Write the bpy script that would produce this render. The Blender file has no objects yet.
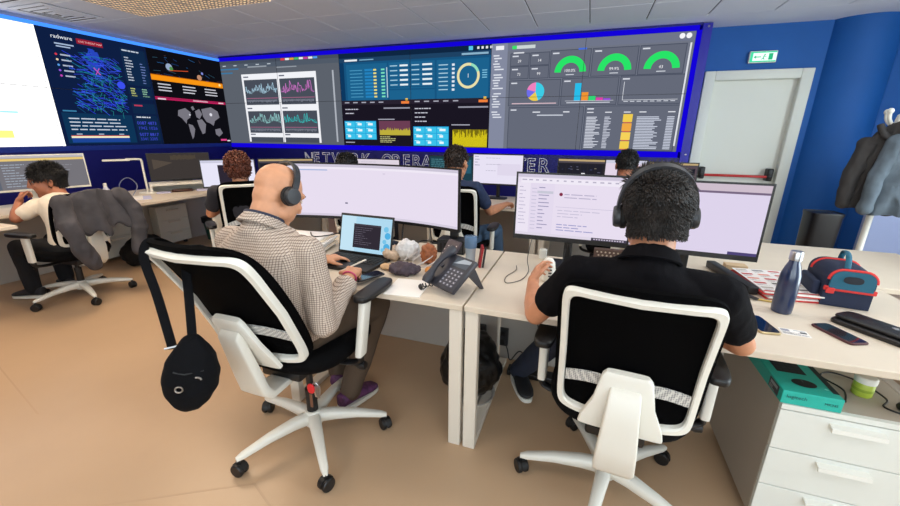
import bpy, bmesh, math, random
import numpy as np
from math import sin, cos, pi, radians
from mathutils import Vector as V, Matrix, noise
random.seed(7)
S = bpy.context.scene
COL = S.collection
# ------------------------------------------------------------------ camera
FPX = 387.0
PITCH, YAW, ROLL, CAMH = radians(17.0), radians(19.0), radians(0.55), 1.43
_f = V((-sin(YAW)*cos(PITCH), cos(YAW)*cos(PITCH), -sin(PITCH)))
_r0 = V((cos(YAW), sin(YAW), 0)); _u0 = _r0.cross(_f)
_r = _r0*cos(ROLL) + _u0*sin(ROLL); _u = -_r0*sin(ROLL) + _u0*cos(ROLL)
cam = bpy.data.cameras.new('camera'); camo = bpy.data.objects.new('camera', cam); COL.objects.link(camo)
cam.sensor_width = 36; cam.lens = FPX/900*36; cam.clip_start = .02
camo.matrix_world = Matrix(((_r.x, _u.x, -_f.x, 0), (_r.y, _u.y, -_f.y, 0), (_r.z, _u.z, -_f.z, CAMH), (0, 0, 0, 1)))
S.camera = camo
# ------------------------------------------------------------------ world + view
w = bpy.data.worlds.new('sky'); S.world = w; w.use_nodes = True
bg = w.node_tree.nodes['Background']; bg.inputs[0].default_value = (.80, .90, 1.0, 1); bg.inputs[1].default_value = 2.0
S.view_settings.view_transform = 'Standard'; S.view_settings.look = 'None'
S.view_settings.exposure = 0.0; S.view_settings.gamma = 1.0; S.view_settings.use_curve_mapping = False
def area(name, loc, size, power, color, rot=(0, 0, 0)):
    l = bpy.data.lights.new(name, 'AREA'); l.shape = 'RECTANGLE'; l.size, l.size_y = size; l.energy = power; l.color = color
    o = bpy.data.objects.new(name, l); COL.objects.link(o); o.location = loc; o.rotation_euler = rot
    return o
# ceiling luminaires (a fixture is modelled round each further down) and the daylight of the window wall on the right
LUM = [(-3.6, .3, 22), (-1.4, .3, 10), (.8, .3, 7), (-3.3, 2.3, 40), (-1.1, 2.3, 8), (1.3, 2.3, 7)]
for i, (x, y, p) in enumerate(LUM):
    area('ceiling_lamp_light', (x, y, 2.60), (1.1, .5), p, (1.0, .77, .54) if x < -2 else (1.0, .96, .90))
area('window_daylight', (4.05, 1.8, 1.5), (4.6, 2.0), 250, (.84, .96, 1.0), (0, radians(90), 0))
area('window_daylight', (.8, -2.25, 1.6), (5.0, 1.7), 72, (.88, .97, 1.0), (radians(90), 0, 0))

# ------------------------------------------------------------------ helpers
def lin(c):
    return tuple(((v/255)/12.92 if v/255 <= .04045 else ((v/255+.055)/1.055)**2.4) for v in c)
MATS = {}
def mat(name, rgb, rough=.5, metal=0, var=0, scale=20, bump=0, bscale=60, spec=.5, alpha=1, trans=0, coat=0):
    if name in MATS: return MATS[name]
    m = bpy.data.materials.new(name); m.use_nodes = True; nt = m.node_tree; b = nt.nodes['Principled BSDF']
    c = lin(rgb); b.inputs['Base Color'].default_value = (*c, 1); b.inputs['Roughness'].default_value = rough
    b.inputs['Metallic'].default_value = metal; b.inputs['Specular IOR Level'].default_value = spec
    if trans: b.inputs['Transmission Weight'].default_value = trans
    if coat: b.inputs['Coat Weight'].default_value = coat
    if alpha < 1: b.inputs['Alpha'].default_value = alpha
    if var or bump:
        tc = nt.nodes.new('ShaderNodeTexCoord')
        if var:
            n = nt.nodes.new('ShaderNodeTexNoise'); n.inputs['Scale'].default_value = scale; n.inputs['Detail'].default_value = 4
            nt.links.new(tc.outputs['Object'], n.inputs['Vector'])
            r = nt.nodes.new('ShaderNodeValToRGB')
            r.color_ramp.elements[0].position = .3; r.color_ramp.elements[1].position = .7
            r.color_ramp.elements[0].color = (*[v*(1-var) for v in c], 1); r.color_ramp.elements[1].color = (*[min(1, v*(1+var)) for v in c], 1)
            nt.links.new(n.outputs['Fac'], r.inputs['Fac']); nt.links.new(r.outputs['Color'], b.inputs['Base Color'])
        if bump:
            n2 = nt.nodes.new('ShaderNodeTexNoise'); n2.inputs['Scale'].default_value = bscale; n2.inputs['Detail'].default_value = 3
            nt.links.new(tc.outputs['Object'], n2.inputs['Vector'])
            bp = nt.nodes.new('ShaderNodeBump'); bp.inputs['Strength'].default_value = bump; bp.inputs['Distance'].default_value = .004
            nt.links.new(n2.outputs['Fac'], bp.inputs['Height']); nt.links.new(bp.outputs['Normal'], b.inputs['Normal'])
    MATS[name] = m; return m
def emat(name, rgb, s):
    if name in MATS: return MATS[name]
    m = bpy.data.materials.new(name); m.use_nodes = True; nt = m.node_tree; nt.nodes.remove(nt.nodes['Principled BSDF'])
    e = nt.nodes.new('ShaderNodeEmission'); e.inputs[0].default_value = (*lin(rgb), 1); e.inputs[1].default_value = s
    nt.links.new(e.outputs[0], nt.nodes['Material Output'].inputs[0]); MATS[name] = m; return m
def dispmat(name, s):
    m = emat(name, (255, 255, 255), s); nt = m.node_tree
    a = nt.nodes.new('ShaderNodeAttribute'); a.attribute_name = 'ink'
    e = [n for n in nt.nodes if n.type == 'EMISSION'][0]; nt.links.new(a.outputs['Color'], e.inputs[0]); return m
M_WALLDISP = dispmat('video_wall_picture', 1.0); M_DISP = dispmat('monitor_picture', 1.0)
M_PRINT = bpy.data.materials.new('printed_ink'); M_PRINT.use_nodes = True
_a = M_PRINT.node_tree.nodes.new('ShaderNodeAttribute'); _a.attribute_name = 'ink'
M_PRINT.node_tree.links.new(_a.outputs['Color'], M_PRINT.node_tree.nodes['Principled BSDF'].inputs['Base Color'])
M_PRINT.node_tree.nodes['Principled BSDF'].inputs['Roughness'].default_value = .6

MW = {}
def tag(o, label=None, cat=None, group=None, kind=None):
    if label: o['label'] = label
    if cat: o['category'] = cat
    if group: o['group'] = group
    if kind: o['kind'] = kind
    return o
def thing(name, label, cat, loc=(0, 0, 0), rz=0, group=None, mw=None):
    o = bpy.data.objects.new(name, None); COL.objects.link(o); o.empty_display_size = .1
    m = mw if mw is not None else Matrix.Translation(V(loc)) @ Matrix.Rotation(rz, 4, 'Z')
    o.matrix_world = m; MW[o.name] = m
    return tag(o, label, cat, group)
def link(name, me, m, parent=None, world=False):
    o = bpy.data.objects.new(name, me); COL.objects.link(o)
    if m is not None and not me.materials: me.materials.append(m)
    mw = Matrix.Identity(4)
    if parent is not None:
        o.parent = parent; pm = MW[parent.name]
        if world: o.matrix_parent_inverse = pm.inverted()
        else: mw = pm
    MW[o.name] = mw
    return o
def obj(name, bm, m, parent=None, world=False, smooth=None):
    me = bpy.data.meshes.new(name); bmesh.ops.recalc_face_normals(bm, faces=bm.faces[:]); bm.to_mesh(me); bm.free()
    if smooth is not None:
        me.polygons.foreach_set('use_smooth', [True]*len(me.polygons))
        if smooth < 180: me.set_sharp_from_angle(angle=radians(smooth))
    return link(name, me, m, parent, world)
def B(): return bmesh.new()
def box(bm, c, s, rot=None, bev=0, seg=2):
    r = bmesh.ops.create_cube(bm, size=1); vs = r['verts']
    M = Matrix.Translation(V(c)) @ (rot.to_4x4() if rot is not None else Matrix.Identity(4)) @ Matrix.Diagonal((*s, 1))
    bmesh.ops.transform(bm, matrix=M, verts=vs)
    if bev:
        es = list({e for v in vs for e in v.link_edges})
        bmesh.ops.bevel(bm, geom=es, offset=min(bev, min(s)*.48), segments=seg, affect='EDGES', profile=.5)
    return bm
def bb(lo, hi, bev=0, seg=2, bm=None):
    bm = bm or B(); return box(bm, [(a+b)/2 for a, b in zip(lo, hi)], [abs(b-a) for a, b in zip(lo, hi)], None, bev, seg)
def RX(a): return Matrix.Rotation(a, 3, 'X')
def RY(a): return Matrix.Rotation(a, 3, 'Y')
def RZ(a): return Matrix.Rotation(a, 3, 'Z')
def rings(bm, rr, cap=True, closed=False):
    vs = [[bm.verts.new(p) for p in r] for r in rr]; n = len(vs[0])
    lst = list(zip(vs, vs[1:])) + ([(vs[-1], vs[0])] if closed else [])
    for a, b in lst:
        for i in range(n): bm.faces.new((a[i], a[(i+1) % n], b[(i+1) % n], b[i]))
    if cap and not closed: bm.faces.new(vs[0][::-1]); bm.faces.new(vs[-1])
    return bm
def frame_of(d):
    d = d.normalized(); a = V((0, 0, 1)) if abs(d.z) < .9 else V((1, 0, 0))
    s = d.cross(a).normalized(); return s, s.cross(d).normalized()
def tube(bm, pts, r, seg=8, closed=False, flat=1.0):
    pts = [V(p) for p in pts]; rr = []; n = len(pts); ps = None
    for i, p in enumerate(pts):
        if closed: d = pts[(i+1) % n]-pts[i-1]
        else: d = pts[min(i+1, n-1)]-pts[max(i-1, 0)]
        s, u = frame_of(d)
        if ps is not None:
            s = (ps - d.normalized()*ps.dot(d.normalized())).normalized(); u = s.cross(d.normalized())
        ps = s; q = r[i] if isinstance(r, (list, tuple)) else r
        rr.append([p+s*q*cos(2*pi*k/seg)+u*q*flat*sin(2*pi*k/seg) for k in range(seg)])
    return rings(bm, rr, closed=closed)
def spline(pts, n=8):
    pts = [V(p) for p in pts]; out = []
    for i in range(len(pts)-1):
        p0, p1, p2, p3 = pts[max(i-1, 0)], pts[i], pts[i+1], pts[min(i+2, len(pts)-1)]
        for k in range(n):
            t = k/n; out.append(.5*((2*p1)+(p2-p0)*t+(2*p0-5*p1+4*p2-p3)*t*t+(3*p1-p0-3*p2+p3)*t**3))
    return out+[pts[-1]]
def lathe(bm, prof, c=(0, 0, 0), seg=20, M=None):
    c = V(c); rr = []
    for r, z in prof:
        ring = [V((max(r, 1e-4)*cos(2*pi*k/seg), max(r, 1e-4)*sin(2*pi*k/seg), z)) for k in range(seg)]
        rr.append([c+((M @ p) if M is not None else p) for p in ring])
    return rings(bm, rr)
def prism(bm, poly, n, t):   # poly: 3D points, extruded by n*t
    n = V(n)*t; a = [bm.verts.new(V(p)) for p in poly]; b = [bm.verts.new(V(p)+n) for p in poly]; k = len(a)
    bm.faces.new(a[::-1]); bm.faces.new(b)
    for i in range(k): bm.faces.new((a[i], a[(i+1) % k], b[(i+1) % k], b[i]))
    return bm
def sloop(hx, hy, k=4, n=32):     # superellipse outline
    o = []
    for i in range(n):
        a = 2*pi*i/n; c, s = cos(a), sin(a)
        o.append((hx*math.copysign(abs(c)**(2/k), c), hy*math.copysign(abs(s)**(2/k), s)))
    return o
def slab(bm, c, hx, hy, z0, z1, k=4, n=32, rot=None, r=.012):   # rounded slab
    rr = []
    for z, d in ((z0, r), (z0+r*.3, r*.3), (z0+r, 0), (z1-r, 0), (z1-r*.3, r*.3), (z1, r)):
        rr.append([V(c)+((rot @ V((x, y, z))) if rot is not None else V((x, y, z))) for x, y in sloop(hx-d, hy-d, k, n)])
    return rings(bm, rr)
# ---- blob bodies joined into one continuous surface
def cap(bm, p0, r0, p1, r1, seg=14):
    p0, p1 = V(p0), V(p1); d = (p1-p0); L = d.length
    if L < 1e-5: d = V((0, 0, 1))
    d = d.normalized(); s, u = frame_of(d); rr = []
    for a in (-80, -55, -28, 0):
        a = radians(a); rr.append([p0+d*r0*sin(a)+(s*cos(2*pi*k/seg)+u*sin(2*pi*k/seg))*r0*cos(a) for k in range(seg)])
    for a in (0, 28, 55, 80):
        a = radians(a); rr.append([p1+d*r1*sin(a)+(s*cos(2*pi*k/seg)+u*sin(2*pi*k/seg))*r1*cos(a) for k in range(seg)])
    return rings(bm, rr)
def ell(bm, c, r, R3=None, seg=18):
    n = 10; rr = []
    for j in range(1, n):
        a = -pi/2+pi*j/n
        rr.append([V(c)+((R3 @ q) if R3 is not None else q) for q in [V((r[0]*cos(a)*cos(2*pi*k/seg), r[1]*cos(a)*sin(2*pi*k/seg), r[2]*sin(a))) for k in range(seg)]])
    return rings(bm, rr)
def remesh(bm, voxel, smooth=3):
    bmesh.ops.recalc_face_normals(bm, faces=bm.faces[:])
    me = bpy.data.meshes.new('tmp'); bm.to_mesh(me); bm.free()
    o = bpy.data.objects.new('tmp', me); COL.objects.link(o)
    md = o.modifiers.new('r', 'REMESH'); md.mode = 'VOXEL'; md.voxel_size = voxel; md.use_smooth_shade = True
    if smooth:
        sm = o.modifiers.new('s', 'SMOOTH'); sm.factor = .5; sm.iterations = smooth
    dg = bpy.context.evaluated_depsgraph_get(); ev = o.evaluated_get(dg)
    out = bpy.data.meshes.new_from_object(ev); bpy.data.objects.remove(o); bpy.data.meshes.remove(me)
    out.polygons.foreach_set('use_smooth', [True]*len(out.polygons)); out.materials.clear(); return out
def displace(me, fn, floor=None):
    n = len(me.vertices); co = np.empty(n*3, np.float32); no = np.empty(n*3, np.float32)
    me.vertices.foreach_get('co', co); me.vertex_normals.foreach_get('vector', no); co = co.reshape(-1, 3); no = no.reshape(-1, 3)
    d = np.array([fn(p) for p in co.tolist()], np.float32); co = co+no*d[:, None]
    if floor is not None: co[:, 2] = np.maximum(co[:, 2], floor)
    me.vertices.foreach_set('co', co.ravel()); me.update()
def wrinkle(me, amp, sc, off=0):
    displace(me, lambda p: amp*(noise.noise(V((p[0]*sc, p[1]*sc, p[2]*sc*.6+off)))+.6*noise.noise(V((p[0]*sc*2.3, p[1]*sc*2.3, p[2]*sc*1.4+off)))))
# ---- text glyphs
_TX = {}
def glyphs(s):
    if s in _TX: return _TX[s]
    cu = bpy.data.curves.new('t', 'FONT'); cu.body = s; cu.resolution_u = 2; o = bpy.data.objects.new('t', cu); COL.objects.link(o)
    dg = bpy.context.evaluated_depsgraph_get(); me = bpy.data.meshes.new_from_object(o.evaluated_get(dg))
    vs = [(v.co.x, v.co.y) for v in me.vertices]; fs = [tuple(p.vertices) for p in me.polygons]
    bpy.data.objects.remove(o); bpy.data.curves.remove(cu); bpy.data.meshes.remove(me)
    _TX[s] = (vs, fs); return vs, fs
class Canvas:                     # flat picture made of coloured faces; x right, y down in units of W x H
    def __init__(s, W, H, mapf): s.W, s.H, s.m = W, H, mapf; s.v, s.f, s.c = [], [], []; s.sub = 1
    def poly(s, pts, col, lev=1):
        b = len(s.v); s.v += [s.m(x, y, lev*.0004) for x, y in pts]; s.c += [lin(col)]*len(pts); s.f.append(tuple(range(b, b+len(pts))))
    def rect(s, x0, y0, x1, y1, col, lev=1):
        n = max(1, int(s.sub*abs(x1-x0)/s.W+.99)) if s.sub > 1 else 1
        for i in range(n):
            a, b = x0+(x1-x0)*i/n, x0+(x1-x0)*(i+1)/n; s.poly([(a, y0), (a, y1), (b, y1), (b, y0)], col, lev)
    def line(s, pts, w, col, lev=3):
        for (x0, y0), (x1, y1) in zip(pts, pts[1:]):
            L = math.hypot(x1-x0, y1-y0) or 1; nx, ny = -(y1-y0)/L*w/2, (x1-x0)/L*w/2
            s.poly([(x0+nx, y0+ny), (x0-nx, y0-ny), (x1-nx, y1-ny), (x1+nx, y1+ny)], col, lev)
    def arc(s, cx, cy, r0, r1, a0, a1, col, lev=2, n=20):
        for i in range(n):
            t0, t1 = radians(a0+(a1-a0)*i/n), radians(a0+(a1-a0)*(i+1)/n)
            s.poly([(cx+r*cos(t), cy-r*sin(t)) for r, t in ((r0, t0), (r1, t0), (r1, t1), (r0, t1))], col, lev)
    def text(s, t, x, y, h, col, lev=3):
        vs, fs = glyphs(t); b = len(s.v); k = h/.7
        s.v += [s.m(x+a*k, y-c*k, lev*.0004) for a, c in vs]; s.c += [lin(col)]*len(vs); s.f += [tuple(i+b for i in f) for f in fs]
    def dashes(s, x0, y0, x1, rows, dy, h, col, lev=3, fill=(.4, 1)):
        for i in range(rows):
            e = x0+(x1-x0)*random.uniform(*fill); x = x0
            while x < e:
                wd = (x1-x0)*random.uniform(.08, .25); s.rect(x, y0+i*dy, min(e, x+wd), y0+i*dy+h, col, lev); x += wd+(x1-x0)*.03
    def build(s, name, m, parent=None, world=False):
        me = bpy.data.meshes.new(name); me.from_pydata([tuple(p) for p in s.v], [], s.f)
        at = me.attributes.new('ink', 'FLOAT_COLOR', 'POINT'); at.data.foreach_set('color', [q for c in s.c for q in (*c, 1)])
        return link(name, me, m, parent, world)
# ------------------------------------------------------------------ common materials
WHITE = mat('white_plastic', (226, 224, 214), .42); BLACK = mat('black_plastic', (18, 18, 20), .45)
FABBLK = mat('black_fabric', (9, 9, 11), .9, bump=.5, bscale=500, spec=.1); MESHB = mat('black_mesh', (4, 4, 5), .9, bump=.4, bscale=900, spec=.05)
DESK = mat('white_laminate', (214, 201, 182), .45, var=.03, scale=6); DESKLEG = mat('white_steel', (222, 214, 200), .4)
PANELG = mat('pale_grey_panel', (186, 180, 172), .6); METAL = mat('brushed_metal', (190, 190, 192), .3, metal=1)
WALLB = mat('blue_wall_paint', (0, 86, 164), .65, var=.05, scale=3, bump=.15, bscale=150)
NAVY = mat('navy_cladding', (6, 8, 112), .45); DARKGREY = mat('dark_grey_plastic', (45, 46, 50), .5)
# ================================================================== THE SETTING
CZ = 2.68; WY = 5.93; WX = -6.2
# floor: resin with faint wide joints
fm = mat('tan_resin_floor', (188, 158, 127), .34, var=.05, scale=1.5, spec=.4)
nt = fm.node_tree; b_ = nt.nodes['Principled BSDF']
n_ = nt.nodes.new('ShaderNodeTexNoise'); n_.inputs['Scale'].default_value = 5
mr = nt.nodes.new('ShaderNodeMapRange'); mr.inputs[3].default_value = .26; mr.inputs[4].default_value = .45
nt.links.new(n_.outputs['Fac'], mr.inputs[0]); nt.links.new(mr.outputs[0], b_.inputs['Roughness'])
floor = obj('floor', bb((WX-.2, -2.4, -.1), (4.3, 6.4, 0)), fm); tag(floor, 'tan resin floor of the control room', 'floor', kind='structure')
seam = mat('floor_joint', (182, 152, 122), .5)
for p, q in (((-4.4, -.9), (-1.2, .95)), ((-5.2, 1.5), (-2.6, .9)), ((-1.2, .95), (2.4, -.6))):
    d = V((q[0]-p[0], q[1]-p[1], 0)); s_ = d.normalized().cross(V((0, 0, 1)))*.004
    bm = B(); prism(bm, [V((p[0], p[1], 0))+s_, V((p[0], p[1], 0))-s_, V((q[0], q[1], 0))-s_, V((q[0], q[1], 0))+s_], (0, 0, 1), .0006)
    obj('floor_joint', bm, seam, floor)
# ceiling: slab, plaster margin, tiles as pieces
tilem = mat('ceiling_tile_white', (228, 233, 244), .8, bump=.15, bscale=300)
gapm = mat('ceiling_gap', (70, 70, 74), .9)
ceil = obj('ceiling', bb((WX-.2, -2.4, CZ+.012), (4.3, 6.4, CZ+.2)), gapm); tag(ceil, 'white tiled suspended ceiling', 'ceiling', kind='structure')
obj('plaster_margin', bb((WX, 5.345, CZ-.002), (4.2, 6.2, CZ+.012)), tilem, ceil)
PX = .594; X0 = -.14
LUMC = []
tm = None
perf = bpy.data.materials.new('perforated_warm_panel'); perf.use_nodes = True; nt = perf.node_tree; pb = nt.nodes['Principled BSDF']
tc = nt.nodes.new('ShaderNodeTexCoord'); vo = nt.nodes.new('ShaderNodeTexVoronoi'); vo.inputs['Scale'].default_value = 22; vo.inputs['Randomness'].default_value = .05
nt.links.new(tc.outputs['Object'], vo.inputs['Vector']); rp = nt.nodes.new('ShaderNodeMath'); rp.operation = 'LESS_THAN'; rp.inputs[1].default_value = .27
nt.links.new(vo.outputs['Distance'], rp.inputs[0])
pn = nt.nodes.new('ShaderNodeTexNoise'); pn.inputs['Scale'].default_value = 9; nt.links.new(tc.outputs['Object'], pn.inputs['Vector'])
pr = nt.nodes.new('ShaderNodeMapRange'); pr.inputs[1].default_value = .2; pr.inputs[2].default_value = .5; pr.inputs[4].default_value = 1.4; nt.links.new(pn.outputs['Fac'], pr.inputs[0])
mu = nt.nodes.new('ShaderNodeMath'); mu.operation = 'MULTIPLY'; nt.links.new(rp.outputs[0], mu.inputs[0]); nt.links.new(pr.outputs[0], mu.inputs[1])
pb.inputs['Base Color'].default_value = (.36, .33, .34, 1); pb.inputs['Emission Color'].default_value = (1.0, .68, .36, 1)
nt.links.new(mu.outputs[0], pb.inputs['Emission Strength']); pb.inputs['Roughness'].default_value = .6
for j in range(-1, 13):
    y1 = 5.34-.6*j+0; y0 = y1-.6
    if y1 < -2.2: break
    for i in range(-11, 8):
        x0 = X0+PX*i; x1 = min(x0+PX, 4.2); x0c = max(x0, WX)
        if j < 0 or x1-x0c < .05: continue
        lit = (2.2 < y0 < 3.2 and -4.95 < x0 < -3.3) or (2.2 < y0 < 3.2 and -.3 < x0 < 3.6 and False)
        if tm is None or abs((x1-x0c)-PX) > .001:
            bm = bb((0, 0, 0), (x1-x0c-.010, .592, .012), .004, 1)
            if abs((x1-x0c)-PX) < .001:
                o = obj('ceiling_tile', bm, tilem, ceil); tm = o.data
            else: o = obj('ceiling_tile', bm, tilem, ceil)
        else: o = link('ceiling_tile', tm, None, ceil)
        o.location = (x0c+.003, y0+.003, CZ-.004)
        if lit:
            bm = bb((0, 0, 0), (PX-.002, .598, .012)); COL.objects  # perforated luminous tile
            bpy.data.objects.remove(o); o = obj('perforated_tile', bm, perf, ceil); o.location = (x0c+.001, y0+.001, CZ-.012)
# square air diffusers near the left video wall
for k, (dx, dy) in enumerate(((-5.68, 3.16), (-5.68, 2.5))):
    dv = thing('air_diffuser', ('square white ceiling air diffuser nearest the video wall corner', 'square white ceiling air diffuser at the top left edge')[k], 'air vent', (dx, dy, CZ), 0, 'square ceiling air diffusers')
    for q, hw in enumerate((.29, .22, .15, .08)):
        bm = B(); rr = []
        for h, z in ((hw, -.014-.003*q), (hw-.04, -.022-.003*q), (hw-.045, -.016-.003*q), (hw-.005, -.008-.003*q)):
            rr.append([(h, h, z), (-h, h, z), (-h, -h, z), (h, -h, z)])
        rings(bm, rr, closed=True); obj('diffuser_ring', bm, tilem, dv)
    obj('duct_plate', bb((-.28, -.28, -.012), (.28, .28, -.005)), gapm, dv)
# luminaires
lumm = emat('lamp_diffuser', (255, 244, 228), 2.2)
for k, (x, y, p) in enumerate(LUM):
    t = thing('ceiling_light', ('flat ceiling light panel over the front left floor', 'flat ceiling light panel above the chair of the bald man', 'flat ceiling light panel above the right-hand pedestal', 'flat ceiling light panel between the side desks and the curly-haired person', 'flat ceiling light panel above the wide curved monitor', 'flat ceiling light panel above the lunch bag')[k], 'ceiling light', (x, y, CZ), 0, 'ceiling light panels')
    obj('diffuser', bb((-.56, -.27, -.03), (.56, .27, -.02)), lumm, t)
    bm = B(); rr = []
    for h, g, z in ((.6, .31, -.006), (.6, .31, -.045), (.565, .275, -.045), (.565, .275, -.006)): rr.append([(h, g, z), (-h, g, z), (-h, -g, z), (h, -g, z)])
    rings(bm, rr, closed=True); obj('light_frame', bm, WHITE, t)
# walls
tag(obj('wall_left', bb((WX-.2, -2.4, 0), (WX-.05, 6.4, CZ+.02)), mat('left_wall_paint', (30, 40, 90), .7)), 'dark blue left wall behind the video panels', 'wall', kind='structure')
wb = B(); DX0, DX1, DZ = 1.35, 2.23, 2.10
bb((WX-.05, WY, 0), (DX0, WY+.25, CZ+.02), bm=wb); bb((DX1, WY, 0), (4.3, WY+.25, CZ+.02), bm=wb); bb((DX0, WY, DZ), (DX1, WY+.25, CZ+.02), bm=wb)
tag(obj('wall_back', wb, WALLB), 'blue painted back wall around the white door', 'wall', kind='structure')
bm = B(); lathe(bm, [(.345, 0), (.345, CZ+.01)], (2.715, 6.085, 0), 64); tag(obj('wall_column', bm, WALLB, smooth=40), 'round blue column beside the door', 'column', kind='structure')
wf = B(); bb((WX-.2, -2.5, 0), (-1.8, -2.4, CZ), bm=wf); bb((-1.8, -2.5, 0), (4.3, -2.4, .7), bm=wf); bb((-1.8, -2.5, 2.5), (4.3, -2.4, CZ), bm=wf); bb((3.4, -2.5, .7), (4.3, -2.4, 2.5), bm=wf)
tag(obj('wall_front', wf, mat('front_wall_paint', (214, 210, 204), .8)), 'pale window wall behind the viewer', 'wall', kind='structure')
wn2 = obj('window_2', bb((-1.8, -2.46, .7), (3.4, -2.44, 2.5)), mat('window_glass', (240, 248, 255), .05, trans=1)); tag(wn2, 'long clear window behind the viewer', 'window', kind='structure')
for x in (-1.8, -.08, 1.64, 3.36): obj('window_frame', bb((x, -2.49, .7), (x+.05, -2.41, 2.5)), mat('white_plastic', (226, 224, 214), .42), wn2)
wr = B(); paint = mat('right_wall_paint', (200, 208, 218), .8)
bb((4.2, -2.4, 0), (4.35, 6.4, .45), bm=wr); bb((4.2, -2.4, 2.55), (4.35, 6.4, CZ), bm=wr); bb((4.2, 4.3, .45), (4.35, 6.4, 2.55), bm=wr); bb((4.2, -2.4, .45), (4.35, -.6, 2.55), bm=wr)
tag(obj('wall_right', wr, paint), 'pale right wall with long window', 'wall', kind='structure')
wn = obj('window_1', bb((4.26, -.6, .45), (4.28, 4.3, 2.55)), mat('window_glass', (240, 248, 255), .05, trans=1)); tag(wn, 'long clear window in the right wall', 'window', kind='structure')
for y in (-.6, 1.03, 2.66, 4.26): obj('window_frame', bb((4.22, y, .45), (4.32, y+.05, 2.55)), WHITE, wn)
# door in the back wall
dr = thing('door_1', 'white exit door with wide white frame beside the blue column', 'door'); dr['kind'] = 'structure'
DOORM = mat('door_white', (222, 224, 214), .5)
fr = B()
for lo, hi in (((1.245, WY-.045, 0), (1.36, WY+.02, 2.195)), ((2.215, WY-.045, 0), (2.33, WY+.02, 2.195)), ((1.3605, WY-.045, 2.09), (2.2145, WY+.02, 2.195))): bb(lo, hi, .008, 2, fr)
obj('door_frame', fr, DOORM, dr, smooth=30)
obj('door_leaf', bb((DX0, WY+.04, .01), (DX1, WY+.085, DZ), .004), DOORM, dr)
rv = B(); bb((DX0-.002, WY+.0, 0), (DX0+.012, WY+.16, DZ), bm=rv); bb((DX1-.012, WY, 0), (DX1+.002, WY+.16, DZ), bm=rv); bb((DX0, WY, DZ-.012), (DX1, WY+.16, DZ+.002), bm=rv)
obj('door_reveal', rv, DOORM, dr)
pbz = .965
bar = obj('panic_bar', tube(B(), [(1.42, WY-.045, pbz), (2.14, WY-.045, pbz)], .016, 12), mat('red_bar', (196, 30, 30), .35), dr, smooth=40); bar['label'] = 'red push bar'
for x in (1.41, 2.14):
    bm = B(); bb((x-.03, WY-.07, pbz-.05), (x+.03, WY+.04, pbz+.10), .014, 3, bm); bb((x-.02, WY-.08, pbz-.02), (x+.02, WY-.02, pbz+.03), .01, 2, bm)
    k = obj('push_bar_bracket', bm, BLACK, dr, smooth=40); k['label'] = 'black bar bracket'
# exit sign
es = thing('exit_sign', 'small green and white illuminated exit sign above the door', 'exit sign', (1.80, WY, 2.33))
obj('sign_box', bb((-.155, -.045, -.075), (.155, 0, .075), .008), WHITE, es)
cv = Canvas(310, 150, lambda x, y, d: V((-.155+x/1000, -.0455-d, .075-y/1000)))
cv.rect(10, 10, 300, 140, (225, 250, 240), 1); cv.rect(10, 10, 300, 26, (60, 200, 150), 2); cv.rect(10, 124, 300, 140, (60, 200, 150), 2); cv.rect(10, 10, 40, 140, (60, 200, 150), 2)
cv.rect(215, 35, 262, 115, (40, 170, 120), 2); cv.rect(50, 70, 130, 82, (40, 170, 120), 2); cv.poly([(50, 76), (75, 55), (75, 97)], (40, 170, 120), 2)
cv.arc(170, 50, 0, 9, 0, 360, (40, 170, 120), 3, 10); cv.line([(168, 60), (158, 88), (172, 112)], 9, (40, 170, 120)); cv.line([(158, 88), (140, 108)], 9, (40, 170, 120)); cv.line([(150, 66), (190, 74)], 7, (40, 170, 120))
es.scale = (.88, 1, .85); cv.build('sign_face', dispmat('exit_sign_glow', 1.3), es)
# ================================================================== VIDEO WALLS
SB, ST = 1.25, 2.60; VY = 5.65; SX0, SX1 = -6.2, 1.03; PW = (SX1-SX0)/6; PH = (ST-SB)/2
BEZ = mat('panel_bezel', (14, 16, 26), .5); LEDB = emat('blue_led_band', (18, 3, 208), 1.1); LEDL = emat('light_blue_led_band', (60, 130, 245), 1.6)
FRAMEB = mat('deep_blue_frame', (26, 22, 160), .4)
vw = thing('video_wall', 'wide wall of dashboard display panels with glowing blue border', 'video wall', (0, VY, 0))
bm = B(); bb((0, 0, 0), (PW, .06, PH), bm=bm)
for lo, hi in (((0, -.003, 0), (.0025, 0, PH)), ((PW-.0025, -.003, 0), (PW, 0, PH)), ((0, -.003, 0), (PW, 0, .0025)), ((0, -.003, PH-.0025), (PW, 0, PH))): bb(lo, hi, bm=bm)
pm = None
for i in range(6):
    for j in range(2):
        if pm is None: o = obj('display_panel', bm, BEZ, vw); pm = o.data
        else: o = link('display_panel', pm, None, vw)
        o.location = (SX0+PW*i, 0, SB+PH*j)
def band(name, lo, hi, m): return obj(name, bb(lo, hi), m, vw)
band('led_band', (SX0, -.03, ST), (1.05, .04, ST+.05), LEDB); band('led_band', (SX0, -.03, SB-.07), (1.05, .04, SB), LEDB); band('led_band', (SX1, -.03, SB), (SX1+.05, .04, ST), LEDB)
band('side_frame', (SX1+.05, -.035, 1.0), (SX1+.145, .25, ST+.065), FRAMEB)
for z in (ST+.03, SB-.03): 
    bm = B(); lathe(bm, [(.012, 0), (.012, .004), (.006, .008)], (SX1+.105, -.035, z), 12, RX(pi/2)); obj('frame_screw', bm, METAL, vw)
band('top_valance', (SX0, -.02, ST+.05), (1.08, .25, CZ), NAVY)
band('lower_panel', (SX0, -.01, 0), (1.08, .25, SB-.07), NAVY)
def wcan(x0, z0, x1, z1, W, H): return Canvas(W, H, lambda x, y, d: V((x0+(x1-x0)*x/W, -.0006-d, z1-(z1-z0)*y/H)))
W2 = 2*PW
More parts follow.
